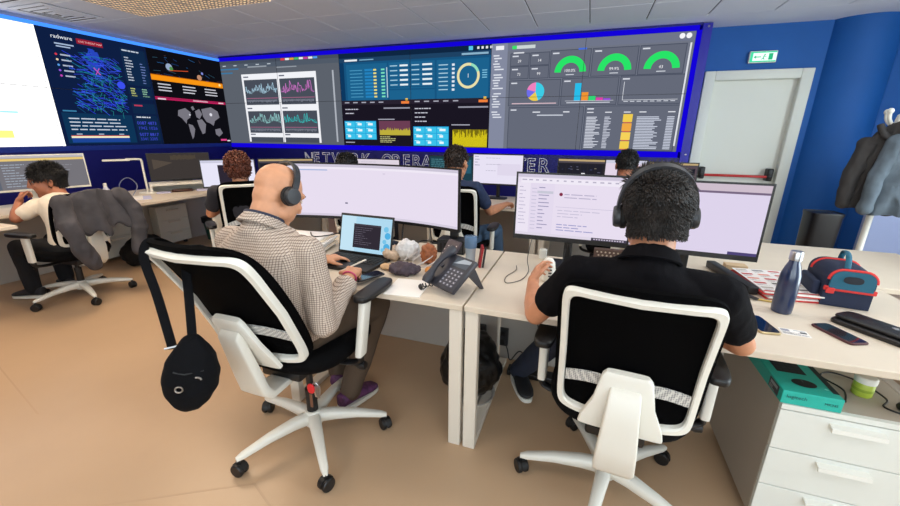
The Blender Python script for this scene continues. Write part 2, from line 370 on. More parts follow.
# A: grey page with white block of four charts
c = wcan(SX0, SB, SX0+W2, ST, 240, 135)
G = (92, 98, 108); c.rect(0, 0, 240, 135, G, 0); c.rect(0, 0, 240, 5, (70, 78, 92)); c.rect(0, 5, 240, 12, (80, 90, 104)); c.rect(0, 12, 40, 14, (58, 120, 165)); c.rect(0, 18, 26, 20, (58, 120, 165))
for k, x in enumerate((6, 30, 54, 78, 102)): c.rect(x, 7, x+7, 8.4, (190, 200, 210), 2)
for k, x in enumerate(range(130, 196, 9)): c.rect(x, 1, x+8, 4, ((230, 60, 70), (240, 240, 240), (235, 160, 60), (70, 190, 110), (240, 240, 240), (200, 60, 160), (235, 235, 235), (80, 160, 235))[k], 2)
c.rect(60, 10, 100, 12, (150, 158, 168), 2); c.rect(120, 13, 160, 14.5, (150, 158, 168), 2)
c.rect(44, 22, 196, 132, (242, 243, 248), 2)
for r_, (y0, y1) in enumerate(((31, 71), (81, 117), (124, 132))):
    for q, (x0, x1) in enumerate(((48, 118), (123, 192))):
        c.rect(x0, y0, x1, y1, (72, 78, 90), 3); c.rect(x0, y0-5.5, x0+11, y0-3.5, (100, 105, 120), 3)
        if r_ == 2: continue
        co = ((170, 205, 225), (205, 120, 200), (150, 205, 205), (60, 190, 190))[r_*2+q]; h = y1-y0
        c.rect(x0+2, y0+h*.72, x1-2, y0+h*.75, (160, 100, 130), 4)
        for k in range(26): c.rect(x0+3+k*(x1-x0-6)/26, y0+h*.80, x0+3+k*(x1-x0-6)/26+1.2, y0+h*random.uniform(.86, .93), (135, 140, 155), 4)
        for l_ in range(2):
            pts = [(x0+2+k*(x1-x0-4)/46, y0+h*(.5+.05*sin(k*.3)-(random.random()**2.2)*(.40 if l_ == 0 else .22))) for k in range(47)]
            c.line(pts, 1.0, co if l_ == 0 else tuple(int(v*.75) for v in co), 5)
c.rect(226, 22, 229, 130, (175, 180, 190), 2); c.build('chart_page', M_WALLDISP, vw)
# B: blue dashboard over two terminal dashboards
c = wcan(SX0+W2, SB+PH, SX0+2*W2, ST, 240, 67.5)
BL = (22, 84, 128); c.rect(0, 0, 240, 67.5, BL, 0); c.rect(0, 0, 240, 7, (14, 38, 66)); c.rect(0, 7, 240, 13, (30, 66, 100)); c.rect(0, 13, 8, 67, (12, 56, 96))
c.rect(208, 1, 214, 6, (90, 200, 235), 2)
for k in range(4): c.rect(220+k*6, 2, 223+k*6, 5, (235, 235, 240), 2)
c.rect(10, 9, 32, 11.5, (235, 240, 245), 2); c.rect(36, 9.5, 60, 11, (120, 170, 200), 2); c.rect(198, 9, 236, 11.5, (140, 180, 205), 2)
for x0, x1, y0, y1 in ((12, 82, 16, 67), (85, 118, 16, 52), (120, 158, 16, 52), (85, 158, 54, 67), (161, 237, 16, 67)): c.rect(x0, y0, x1, y1, (28, 98, 142), 1)
for k in range(9):
    y = 24+k*4.7; c.rect(18, y, 40, y+1, (80, 160, 200), 3); c.rect(44, y-1, 58, y+2, (36, 130, 190), 3); c.rect(59, y-.5, 64, y+1.8, (235, 225, 130), 3); c.rect(72, y-.5, 78, y+1.8, (120, 225, 190), 3)
c.rect(81, 22, 82.5, 64, (190, 215, 230), 3)
for k in range(5):
    y = 20+k*6.5
    c.rect(87, y, 99, y+1.3, (170, 210, 230), 3); c.rect(103, y-.6, 116, y+1.8, (235, 245, 250), 3); c.rect(122, y, 134, y+1.3, (170, 210, 230), 3); c.rect(139, y-.6, 154, y+1.8, (235, 245, 250), 3); c.rect(86, y+3.6, 157, y+4.1, (20, 60, 100), 3)
for k in range(7): y = 22+k*5.4; c.rect(164, y, 178, y+1.3, (170, 210, 230), 3); c.rect(184, y-.5, 188, y+2.4, (225, 235, 245), 3)
c.arc(208, 38, 13, 16.5, 0, 360, (235, 225, 170), 3, 40); c.arc(208, 38, 13, 16.5, 20, 75, (150, 225, 190), 4); c.text('1', 206, 40.5, 5.5, (235, 240, 245))
for k in range(4): c.rect(228, 31+k*3, 235, 32.2+k*3, (130, 200, 230), 3)
c.build('blue_dashboard', M_WALLDISP, vw)
for q in range(2):
    c = wcan(SX0+W2+PW*q, SB, SX0+W2+PW*(q+1), SB+PH, 120, 67.5)
    c.rect(0, 0, 120, 67.5, (26, 22, 34), 0); c.rect(0, 0, 120, 6, (40, 34, 48)); c.rect(104, 2, 117, 5.4, (245, 130, 60), 2); c.rect(111, -2, 115, 1, (245, 200, 80), 2)
    for k in range(5): c.rect(6+k*15, 2, 14+k*15, 3.6, (170, 170, 185), 2)
    c.dashes(6, 12, 36, (2, 4)[q], 6, 1.4, (200, 200, 215)); c.rect(74, 10.5, 118, 12.5, (150, 150, 165), 2)
    y0 = (30, 38)[q]
    c.rect(3, y0, 60, y0+28, (28, 150, 210), 2)
    for r_ in range(3):
        for k in range(3):
            x = 4+k*18.7; y = y0+1+r_*9.1
            if y+8.4 > 66: continue
            c.rect(x, y, x+17.8, y+8.4, (60, 195, 235), 3); c.rect(x+4, y+2.4, x+random.uniform(9, 14), y+5.6, (235, 250, 255), 4); c.rect(x+1, y+1, x+8, y+1.8, (190, 235, 250), 4)
    c.rect(64, y0-3, 92, y0-1.6, (170, 170, 185), 2)
    if q == 0:
        c.rect(65, y0, 118, y0+21, (108, 62, 84), 2)
        pts = [(66+k*52/60, y0+20-(6+5*random.random()**3*(4 if 40 < k < 44 else 1))) for k in range(61)]
        for (xa, ya), (xb, yb) in zip(pts, pts[1:]): c.poly([(xa, ya), (xa, y0+21), (xb, y0+21), (xb, yb)], (190, 175, 60), 3)
        c.dashes(66, y0+23, 94, 4, 2.6, 1.2, (190, 190, 130)); c.rect(3, 62, 20, 63.5, (170, 170, 185), 2)
    else:
        c.rect(66, y0+4, 118, 67, (120, 108, 20), 2)
        for k in range(64): x = 66+k*52/64; c.rect(x, y0+4+random.random()*12, x+.62, 66, (226, 208, 30), 3)
    c.build('terminal_dashboard', M_WALLDISP, vw)
# C: grey analytics page with gauges
c = wcan(SX0+2*W2, SB, SX1, ST, 240, 135)
G = (112, 117, 132); CD = (101, 106, 121); LN = (72, 78, 94); c.rect(0, 0, 240, 135, G, 0); c.rect(0, 0, 22, 135, (132, 138, 160)); c.rect(22, 0, 240, 10, (112, 118, 138))
c.rect(6, 3, 17, 8, (240, 240, 245), 2); c.rect(28, 4, 34, 8, (60, 225, 110), 2); c.rect(34, 4, 58, 8, (205, 215, 215), 2); c.rect(30, 12, 44, 13.6, (220, 222, 230), 2)
c.rect(112, 11, 122, 13, (70, 110, 220), 2); c.arc(226, 4.5, 0, 3, 0, 360, (245, 245, 250), 2, 12); c.arc(233, 4.5, 0, 3, 0, 360, (245, 245, 250), 2, 12)
for k in range(24):
    if k % 7 != 6: c.rect(3+(k % 3), 14+k*3.4, 9+random.random()*9, 15.6+k*3.4, (222, 226, 236), 2)
def card(x0, y0, x1, y1): c.rect(x0-.9, y0-.9, x1+.9, y1+.9, LN, 1); c.rect(x0, y0, x1, y1, CD, 2); c.rect(x0+2, y0+2, x0+10, y0+3.6, (215, 218, 228), 3)
for x in (27, 53):
    for y in (14, 30): card(x, y, x+23.5, y+14); c.text(str(random.randint(10, 99)), x+9, y+10.5, 3.4, (240, 240, 245))
for k, (x0, x1) in enumerate(((79, 127), (130, 181), (184, 232))):
    card(x0, 13, x1, 44); cx = (x0+x1)/2+1; cy = 39
    c.arc(cx, cy, 11.5, 19.5, 2, 178, (40, 228, 104), 4, 28); c.text(('100.0%', '99.9%', '43')[k], cx-(7.5, 6, 3)[k], cy-.8, 3.4, (242, 242, 246)); c.rect(cx-5, cy+2, cx+5, cy+3, (210, 214, 224), 4)
card(27, 47, 93, 78); card(96, 46.5, 163, 78); card(166, 46, 235, 78)
for a0, a1, co in ((-70, 90, (60, 205, 230)), (90, 165, (240, 130, 190)), (165, 220, (110, 110, 235)), (220, 290, (235, 205, 80))): c.arc(62, 61, 0, 11.5, a0, a1, co, 4, 12)
c.rect(31, 75, 90, 76.2, (220, 190, 200), 4)
for x, h, co in ((112, 21, (40, 190, 235)), (121, 10, (240, 150, 50)), (130, 5.5, (50, 215, 120)), (139, 3.2, (225, 60, 170)), (148, 2.2, (150, 70, 220))): c.rect(x, 73-h, x+8.2, 73, co, 4)
c.rect(101, 73, 160, 73.5, (210, 214, 224), 4); c.rect(103, 75, 156, 76, (210, 214, 224), 4); c.rect(170, 52, 170.6, 73, (225, 228, 236), 4); c.rect(170, 73, 232, 73.5, (225, 228, 236), 4)
for k in range(8): c.rect(172+k*7.5, 74.5, 177+k*7.5, 75.4, (210, 214, 224), 4)
card(28, 81, 125, 134); card(128, 80.5, 235, 134)
c.rect(60, 86, 70, 87.4, (225, 228, 236), 4); c.rect(100, 86, 108, 87.4, (225, 228, 236), 4); c.rect(66, 90, 100, 91.4, (205, 210, 222), 4)
for k in range(21):
    y = 93+k*1.9; c.rect(130, y, 130+random.uniform(10, 18), y+1, (216, 220, 232), 4); c.rect(152, y, 152+random.uniform(4, 9), y+1, (200, 204, 218), 4); c.rect(190, y, 190+random.uniform(18, 28), y+1, (206, 212, 228), 4); c.rect(224, y, 232, y+1, (206, 212, 228), 4)
for k, co in enumerate(((240, 205, 80), (240, 170, 70), (245, 210, 90), (240, 205, 80))): c.rect(174, 90+k*11, 185, 99.5+k*11, co, 4); c.rect(175, 99.5+k*11, 184, 100.3+k*11, (225, 90, 60), 4)
for k, x in enumerate((130, 152, 174, 192, 224)): c.rect(x, 87, x+8, 88.2, (226, 228, 236), 4)
c.rect(235.6, 12, 237.4, 128, (225, 228, 236), 3)
c.build('analytics_page', M_WALLDISP, vw)
# lettering on the cladding below the screens
lt = thing('wall_lettering', 'large outlined white capital letters on the navy cladding under the video wall', 'lettering', (0, VY-.012, 0))
OUTL = mat('letter_white', (226, 228, 240), .5); OUTD = mat('letter_outline', (150, 156, 200), .5)
txt = 'NETWORK OPERATION CENTER'
for i, ch in enumerate(txt):
    if ch == ' ': continue
    x = -4.60+.186*i if i <= 10 else -2.74+(i-10)*.1608
    cu = bpy.data.curves.new('l', 'FONT'); cu.body = ch; cu.size = .255; cu.extrude = .004; cu.offset = .004
    if i: cu.fill_mode = 'NONE'; cu.bevel_depth = .006; cu.bevel_resolution = 1; cu.extrude = 0
    o = bpy.data.objects.new('l', cu); COL.objects.link(o); me = bpy.data.meshes.new_from_object(o.evaluated_get(bpy.context.evaluated_depsgraph_get()))
    bpy.data.objects.remove(o); me.materials.clear(); o = link('letter_'+ch.lower(), me, OUTL, lt)
    o.rotation_euler = (pi/2, 0, 0); o.location = (x, 0, .945); o.scale = (.95, 1, 1)
# left video wall (faces +X); y runs from 5.65 down towards the viewer
lw = thing('video_wall', 'side video wall with blue threat map and blank white page', 'video wall', (WX, 0, 0))
bm = B(); bb((-.05, 0, 0), (0, PW, PH), bm=bm)
for lo, hi in (((0, 0, 0), (.003, .0025, PH)), ((0, PW-.0025, 0), (.003, PW, PH)), ((0, 0, 0), (.003, PW, .0025)), ((0, 0, PH-.0025), (.003, PW, PH))): bb(lo, hi, bm=bm)
pm = None; LP = 1.235
for i in range(5):
    for j in range(2):
        if pm is None: o = obj('display_panel', bm, BEZ, lw); pm = o.data
        else: o = link('display_panel', pm, None, lw)
        o.location = (0, 5.645-LP*(i+1), SB+PH*j)
obj('led_band', bb((0, -.6, ST), (.03, 5.62, ST+.035)), LEDL, lw); obj('led_band', bb((0, -.6, SB-.06), (.03, 5.62, SB)), mat('blue_trim', (22, 50, 150), .4), lw)
obj('top_valance', bb((-.05, -.6, ST+.035), (.02, 5.62, CZ)), mat('pale_valance', (150, 165, 200), .7), lw); obj('lower_panel', bb((-.05, -2.3, 0), (.02, 5.62, SB-.06)), NAVY, lw)
def lcan(ya, yb, W, H, z0=SB, z1=ST): return Canvas(W, H, lambda x, y, d: V((.0006+d, ya+(yb-ya)*x/W, z1-(z1-z0)*y/H)))
c = lcan(3.175-2*LP, 3.175, 240, 135); c.rect(0, 0, 240, 135, (255, 255, 255), 0); c.rect(150, 96, 205, 98, (150, 205, 235), 1); c.rect(160, 117, 196, 125, (235, 232, 120), 1); c.build('white_page', dispmat('white_page_picture', 1.5), lw)
c = lcan(3.175, 4.41, 120, 135); c.rect(0, 0, 120, 135, (14, 30, 66), 0)
c.text('radware', 13, 10, 4.4, (235, 240, 250)); c.rect(15, 15, 34, 16.5, (170, 190, 220), 2); c.rect(16, 18, 30, 19.4, (170, 190, 220), 2)
c.rect(38, 6, 66, 12, (150, 30, 50), 2); c.text('LIVE THREAT MAP', 40, 10.2, 2.2, (250, 190, 190))
for k in range(5): c.arc(14, 28+k*6, 0, 1.3, 0, 360, ((220, 60, 80), (240, 220, 180), (90, 160, 235), (150, 90, 230), (200, 70, 190))[k], 3, 8); c.rect(18, 27.2+k*6, 28, 28.8+k*6, (180, 190, 210), 3)
for k in range(70):      # land shape in blue
    a = k*.62; c.poly([(52+random.uniform(-4, 4)+12*cos(a)*random.random(), 30+16*sin(a)*random.random()) for _ in range(3)], (40, 70, 190), 2)
for k in range(260):
    x, y = random.uniform(20, 76), random.uniform(22, 88); t = random.uniform(-.3, .9); L = random.uniform(4, 16)
    c.line([(x, y), (min(82, x+L*cos(t)), y+L*sin(t))], .55, random.choice(((44, 60, 230), (50, 70, 210), (30, 130, 160), (60, 90, 245), (20, 90, 130))), 3)
for k in range(60):
    x, y = random.uniform(34, 80), random.uniform(40, 92); c.line([(x, y), (x+random.uniform(-3, 3), y+random.uniform(1, 5)), (x+random.uniform(-2, 5), y+random.uniform(2, 8))], .4, (40, 150, 150), 3)
c.arc(78, 56, 0, 5, 0, 360, (60, 80, 240), 4, 10); c.line([(50, 38), (56, 46)], 1.2, (200, 90, 190), 5); c.line([(56, 38), (51, 46)], 1, (200, 90, 190), 5)
for x0, y0, x1, y1 in ((86, 7, 118, 54), (86, 57, 118, 72), (86, 78, 118, 92), (86, 94, 118, 130)): c.rect(x0, y0, x1, y1, (16, 40, 72), 2)
c.dashes(88, 9, 116, 1, 3, 1.6, (200, 210, 225)); c.dashes(89, 18, 99, 9, 3.6, 1.5, (190, 200, 215)); c.dashes(108, 24, 115, 8, 3.6, 1.3, (110, 130, 190)); c.dashes(89, 58, 100, 4, 3, 1.5, (190, 200, 120)); c.dashes(104, 58, 115, 4, 3, 1.5, (140, 190, 160)); c.rect(89, 80, 100, 82, (190, 60, 90), 4)
c.dashes(89, 96, 116, 1, 3, 1.6, (210, 215, 225)); c.text('0087 4873', 88, 107, 4.4, (70, 80, 220)); c.text('1942 1026', 88, 114, 4.4, (60, 70, 200)); c.text('5077 8817', 88, 123, 4.4, (70, 80, 220)); c.text('3341 2205', 88, 129, 4, (60, 70, 200))
c.rect(4, 95, 83, 132, (14, 52, 86), 2); c.dashes(10, 101, 78, 4, 4.4, 1.4, (200, 210, 225), 4, (.7, 1)); c.rect(6, 92, 20, 93.6, (60, 130, 170), 3)
for k in range(3): c.rect(14+k*24, 120, 20+k*24, 121.2, (180, 190, 210), 4)
c.rect(8, 122.2, 74, 123.2, (200, 90, 90), 4); c.rect(8, 123.2, 74, 125.4, (250, 240, 200), 4); c.rect(8, 125.4, 74, 131, (30, 70, 150), 4)
c.build('threat_map_page', M_WALLDISP, lw)
c = lcan(4.41, 5.64, 120, 135); c.rect(0, 0, 120, 135, (14, 14, 20), 0)
for k in range(26): x, y = random.uniform(4, 110), random.uniform(4, 40); c.line([(x, y), (x+random.uniform(2, 14), y+random.uniform(-2, 5))], .5, random.choice(((30, 70, 130), (50, 90, 110), (90, 60, 60), (40, 100, 160))), 2)
c.arc(30, 22, 0, 5, 0, 360, (150, 170, 200), 3, 14); c.arc(33, 24, 0, 3, 0, 360, (80, 140, 70), 4, 10); c.arc(78, 31, 0, 4.2, 0, 360, (190, 140, 110), 3, 14); c.line([(30, 27), (60, 24)], 1, (210, 80, 40), 4); c.arc(84, 24, 0, 2, 0, 360, (130, 140, 220), 4, 10)
c.rect(0, 36, 120, 43, (250, 150, 20), 4); c.rect(0, 35, 120, 36, (190, 100, 10), 4); c.arc(114, 38.5, 0, 2, 0, 360, (255, 235, 160), 5, 10)
for k in range(3):
    for r_ in range(3): c.rect(8+k*38, 47+r_*4.4, 26+k*38+random.random()*6, 48.6+r_*4.4, (205, 205, 215), 4)
c.rect(0, 66, 120, 70, (190, 30, 90), 4); c.rect(4, 68, 16, 70, (240, 200, 220), 5); c.rect(60, 66.8, 86, 68.6, (250, 200, 220), 5); c.rect(106, 67, 116, 69, (250, 220, 230), 5)
WM = [((32, 84), (44, 80), (52, 86), (50, 94), (44, 98), (42, 104), (36, 96), (30, 92)), ((45, 104), (52, 106), (55, 112), (51, 124), (48, 128), (46, 116)), ((60, 84), (68, 80), (72, 88), (66, 96), (61, 93)), ((61, 98), (70, 96), (76, 104), (72, 118), (67, 120), (63, 108)), ((72, 80), (90, 76), (102, 82), (104, 92), (94, 98), (90, 106), (84, 102), (78, 100), (73, 92)), ((92, 112), (102, 110), (106, 118), (98, 124), (92, 120)), ((54, 78), (58, 76), (60, 81), (56, 83))]
for p in WM: c.poly(p, (120, 118, 128), 2)
c.arc(88, 88, 0, 2.6, 0, 360, (225, 225, 235), 4, 10); c.arc(50, 90, 0, 1.6, 0, 360, (200, 200, 210), 4, 10); c.rect(100, 128, 112, 131, (225, 70, 140), 4); c.rect(113, 130, 119, 132, (240, 240, 245), 4)
c.build('world_map_page', M_WALLDISP, lw)
# ================================================================== FURNITURE
DZ_ = .74
def desk(label, loc, rz, w, d, legs=('l', 'r'), panel=True, group='white office desks', panel_y=None, rear=True, inset=.004):
    """local: front edge along x at y=0, depth to +y, origin front left at floor"""
    t = thing('desk', label, 'desk', loc, rz, group)
    obj('table_top', bb((.002, 0, DZ_-.026), (w-.002, d, DZ_), .003), DESK, t)
    for s in legs:
        x0 = inset if s == 'l' else w-.064
        bm = B(); bb((x0, .012, .0), (x0+.058, .052, DZ_-.027), .003, 1, bm); obj('leg', bm, DESKLEG, t)
        if rear: bm = B(); bb((x0, d-.06, .0), (x0+.058, d-.02, DZ_-.027), .003, 1, bm); obj('leg', bm, DESKLEG, t)
        bm = B(); bb((x0, .053, .0), (x0+.058, d-.061, .03), .003, 1, bm); obj('foot_rail', bm, DESKLEG, t)
        bm = B(); bb((x0, .053, DZ_-.06), (x0+.058, d-.061, DZ_-.027), .003, 1, bm); obj('top_rail', bm, DESKLEG, t)
    if panel:
        py = panel_y or d-.015
        obj('modesty_panel', bb((.004, py, .0), (w-.004, py+.018, DZ_-.03), .002, 1), PANELG, t)
    return t
desk('white desk where the bald man works with laptop and desk phone', (-2.045, 1.432, 0), 0, 1.61, .86, rear=False, inset=.62)
desk('white desk where the man in the black polo works', (-.43, 1.432, 0), 0, 1.82, .86, rear=False)
desk('white desk behind the monitors of the man in black', (.30, 2.33, 0), 0, 1.6, .80)
desk('white desk where the man in the navy polo types', (-2.9, 3.74, 0), 0, 2.5, .8)
desk('white desk under the dark monitors right of the navy polo man', (-.38, 3.74, 0), 0, 1.6, .8)
wd = (-.81, .587)   # direction the curly-haired woman faces
wrz = math.atan2(-wd[0], wd[1])
desk('white desk of the curly-haired person set at an angle', (-3.24, 2.66, 0), wrz, 1.25, .78)
# left row along the side video wall: front edges face +X
desk('white desk with lamp and dark monitor along the side wall', (-4.19, 2.42, 0), pi/2, 1.75, 1.05, legs=('r',), panel_y=.98)
desk('white corner desk at the left edge in front of the young man in glasses', (-5.35, .72, 0), 0, 1.30, .92, legs=('l',), panel=False)
desk('white wall desk under the grey monitor at the left edge', (-4.62, 1.66, 0), pi/2, .74, .66, legs=(), panel_y=.62)

def star_points(k, n=5): return [2*pi*i/n+k for i in range(n)]
PERFW = bpy.data.materials.new('perforated_white'); PERFW.use_nodes = True; nt = PERFW.node_tree
tc = nt.nodes.new('ShaderNodeTexCoord'); vo = nt.nodes.new('ShaderNodeTexVoronoi'); vo.inputs['Scale'].default_value = 150; vo.inputs['Randomness'].default_value = .05
nt.links.new(tc.outputs['Object'], vo.inputs['Vector']); cr = nt.nodes.new('ShaderNodeValToRGB'); cr.color_ramp.elements[0].position = .42; cr.color_ramp.elements[1].position = .5
cr.color_ramp.elements[0].color = (.25, .25, .25, 1); cr.color_ramp.elements[1].color = (.62, .61, .57, 1)
nt.links.new(vo.outputs['Distance'], cr.inputs['Fac']); nt.links.new(cr.outputs['Color'], nt.nodes['Principled BSDF'].inputs['Base Color'])
def office_chair(label, loc, rz, star, back, lift=0, arms=(1, 1), detail=True, armz=.655, army=.0):
    """local: faces +y, origin on floor under the hub. back=(yb,zb,yt,zt,wb,wt)"""
    t = thing('office_chair', label, 'office chair', loc, rz, 'white framed office chairs with black mesh backs')
    yb, zb, yt, zt, wb, wt = back
    bm = B(); lathe(bm, [(.02, .07), (.042, .075), (.045, .12), (.034, .15)], seg=16)
    for a in star_points(star):
        d = V((cos(a), sin(a), 0)); s = V((-sin(a), cos(a), 0)); rr = []
        for r, wd_, z, h in ((.02, .03, .112, .03), (.10, .027, .116, .026), (.21, .022, .108, .02), (.325, .017, .088, .014), (.352, .010, .082, .009)):
            rr.append([d*r+s*(x*wd_)+V((0, 0, z+y*h)) for x, y in sloop(1, 1, 3.2, 12)])
        rings(bm, rr)
    obj('star_base', bm, WHITE, t, smooth=40)
    for a in star_points(star):
        d = V((cos(a), sin(a), 0)); s = V((-sin(a), cos(a), 0)); bm = B(); q = a+.5
        e = V((cos(q), sin(q), 0)); R3 = Matrix((( -sin(q), 0, cos(q)), (cos(q), 0, sin(q)), (0, 1, 0)))
        p = d*.344+V((0, 0, .0305))
        for o_ in (-.014, .014): lathe(bm, [(.010, -.010), (.027, -.010), (.0305, -.006), (.0305, .006), (.027, .010), (.010, .010)], p+e*o_, 16, Matrix((V((-e.y, e.x, 0)), V((0, 0, 1)), e)).transposed())
        cap(bm, p+V((0, 0, .0)), .008, p+V((0, 0, .045)), .009, 8)
        rr = []
        for g in range(7):
            an = pi*g/6; rr.append([p+e*x+V((-e.y, e.x, 0))*(.034*cos(an)*k)+V((0, 0, .034*sin(an)*k)) for x, k in ((-.008, 1), (.008, 1), (.008, .9), (-.008, .9))])
        rings(bm, rr); obj('caster', bm, BLACK, t, smooth=40)
    z = lift
    bm = B(); lathe(bm, [(.026, .14), (.026, .27), (.016, .27), (.016, .39+z)], seg=14); obj('gas_column', bm, BLACK, t, smooth=40)
    bm = B(); box(bm, (0, -.02, .405+z), (.20, .30, .05), None, .012); tube(bm, [(.08, .0, .40+z), (.25, .02, .39+z), (.28, .02, .395+z)], .007, 8); tube(bm, [(-.08, .06, .40+z), (-.26, .07, .39+z)], .007, 8)
    lathe(bm, [(.018, -.02), (.022, 0), (.018, .02)], (.28, .02, .395+z), 12, RY(pi/2)); obj('mechanism', bm, BLACK, t, smooth=40)
    bm = B(); rr = []
    for zz, k, in ((.435, .90), (.44, .96), (.46, 1.0), (.485, 1.0), (.505, .96), (.512, .85), (.514, .5)):
        rr.append([V((x*k, .035+y*k, zz+z-.018*max(0, (y/.245))**3+.008*(x/.25)**2)) for x, y in sloop(.25, .245, 3.2, 40)])
    rings(bm, rr); obj('seat', bm, FABBLK, t, smooth=60)
    def Sf(a, v, off=0):
        hw = wb+(wt-wb)*v; y = yb+(yt-yb)*v+.022*sin(pi*min(max(v, 0), 1))+.045*a*a; zz = zb+(zt-zb)*v
        n = V((0, -(zt-zb), (yt-yb))).normalized()       # backwards
        return V((a*hw, y, zz))+n*off
    # white frame: closed loop with rectangular profile
    lp = sloop(1, .5, 13, 96); rr = []
    for i, (a, v) in enumerate(lp):
        v += .5; ai, vi = a*.895, .5+(v-.5)*.912
        rr.append([Sf(a, v, .012), Sf(a*.99, .5+(v-.5)*.99, .018), Sf(ai*1.02, .5+(vi-.5)*1.02, .018), Sf(ai, vi, .012), Sf(ai, vi, -.004), Sf(a, v, -.004)])
    bm = B(); rings(bm, rr, closed=True); obj('back_frame', bm, WHITE, t, smooth=35)
    bm = B(); N = 20
    front, rear = [], []
    for j in range(N+1):
        rf, rb_ = [], []
        for i in range(N+1):
            gx, gy = 2*i/N-1, 2*j/N-1
            # square to rounded square
            k = 1/max(1, (abs(gx)**6+abs(gy)**6)**(1/6)) if (gx or gy) else 1
            a, v = gx*k*1.075, .5+gy*k*.545
            rf.append(bm.verts.new(Sf(a, v, -.022))); rb_.append(bm.verts.new(Sf(a, v, -.006)))
        front.append(rf); rear.append(rb_)
    for j in range(N):
        for i in range(N):
            bm.faces.new((front[j][i], front[j][i+1], front[j+1][i+1], front[j+1][i])); bm.faces.new((rear[j][i], rear[j+1][i], rear[j+1][i+1], rear[j][i+1]))
    for k in range(N):
        for A, Bq, C_, D in ((front[0][k], front[0][k+1], rear[0][k+1], rear[0][k]), (front[N][k], front[N][k+1], rear[N][k+1], rear[N][k]), (front[k][0], front[k+1][0], rear[k+1][0], rear[k][0]), (front[k][N], front[k+1][N], rear[k+1][N], rear[k][N])): bm.faces.new((A, Bq, C_, D))
    obj('mesh_back', bm, MESHB, t, smooth=50)
    for s in (-1, 1):      # perforated lumbar wings
        bm = B(); rr = []
        for k in range(9):
            a = s*(.22+.66*k/8); v0 = .255+.02*sin(k/8*pi)-.03*k/8+.03*(1-k/8); hgt = .085
            rr.append([Sf(a, v0, .004), Sf(a, v0+hgt, .004), Sf(a, v0+hgt, .010), Sf(a, v0, .010)])
        rings(bm, rr); obj('lumbar_support', bm, PERFW, t, smooth=30)
    def sect(c, hw, ht, n, k=5): 
        sx = V((1, 0, 0)); return [c+sx*x+n*y for x, y in sloop(hw, ht, k, 20)]
    nb = V((0, -(zt-zb), (yt-yb))).normalized()
    bm = B(); rr = [sect(Sf(0, .46, .022), .058, .010, nb), sect(Sf(0, .43, .026), .070, .014, nb), sect(Sf(0, .22, .026), .088, .014, nb), sect(Sf(0, .06, .022), .118, .014, nb), sect(Sf(0, -.02, .02), .125, .012, nb)]
    rings(bm, rr); obj('back_bracket', bm, WHITE, t, smooth=40)
    bm = B(); up = V((0, 0, -1)); p3 = Sf(0, .34, .050); p2 = Sf(0, -.04, .074); nm = (nb+V((0, 0, -.35))).normalized()
    rr = [sect(Sf(0, .365, .042), .040, .006, nb, 8), sect(p3, .044, .018, nb, 8), sect((p3+p2)/2, .050, .020, nb, 8), sect(p2, .057, .021, nb, 8), sect(V((0, p2.y+.018, .425+z)), .062, .021, nm, 8), sect(V((0, p2.y+.05, .385+z)), .060, .018, (nb+V((0, 0, -1))).normalized(), 8), sect(V((0, -.17, .378+z)), .050, .014, up, 8), sect(V((0, -.05, .385+z)), .05, .014, up, 8)]
    rings(bm, rr); obj('spine_support', bm, WHITE, t, smooth=50)
    for s, on in ((-1, arms[0]), (1, arms[1])):
        if not on: continue
        bm = B(); tube(bm, spline([(s*.10, .0, .405+z), (s*.22, .0, .41+z), (s*.285, .0, .43+z), (s*.292, .0, .47+z)], 4), .02, 10, flat=.6); obj('arm_bracket', bm, BLACK, t, smooth=50)
        bm = B(); rr = []
        for zz, k in ((.46, 1), (.47, 1.05), (armz-.022-lift, 1.12), (armz-.018-lift, 1.1)): rr.append([V((s*.292+x*k, y*k+army*.5*(zz-.46)/.2, zz+z)) for x, y in sloop(.016, .028, 4, 16)])
        rings(bm, rr); obj('arm_post', bm, WHITE, t, smooth=50)
        bm = B(); slab(bm, (s*.29, .04+army, armz), .041, .135, -.016, .013, 3.6, 32, r=.008); obj('arm_pad', bm, BLACK, t, smooth=50)
    return t
CH_L = office_chair('office chair with a black sling bag hung on it, under the bald man', (-1.137, 1.275, 0), 0, radians(27), (-.262, .60, -.500, 1.080, .215, .215), .05, armz=.763, army=.10)
CH_R = office_chair('office chair under the man in the black polo', (.204, 1.435, 0), radians(-4.5), radians(190), (-.285, .553, -.397, 1.022, .203, .207), 0, armz=.66)
CH_3 = office_chair('office chair with a dark grey jacket over its back', (-4.19, 1.99, 0), radians(97), radians(-88-97), (-.235, .52, -.33, .93, .2, .21), -.05, armz=.635)
CH_4 = office_chair('office chair of the curly-haired person', (-2.86, 2.66, 0), wrz, radians(40), (-.25, .56, -.33, 1.03, .2, .215))
CH_5 = office_chair('office chair of the man in the navy polo', (-1.02, 3.24, 0), radians(2), radians(20), (-.24, .56, -.34, 1.02, .2, .21))
CH_6 = office_chair('office chair of the person with short black hair', (.31, 3.66, 0), 0, radians(33), (-.24, .56, -.33, 1.0, .2, .21))
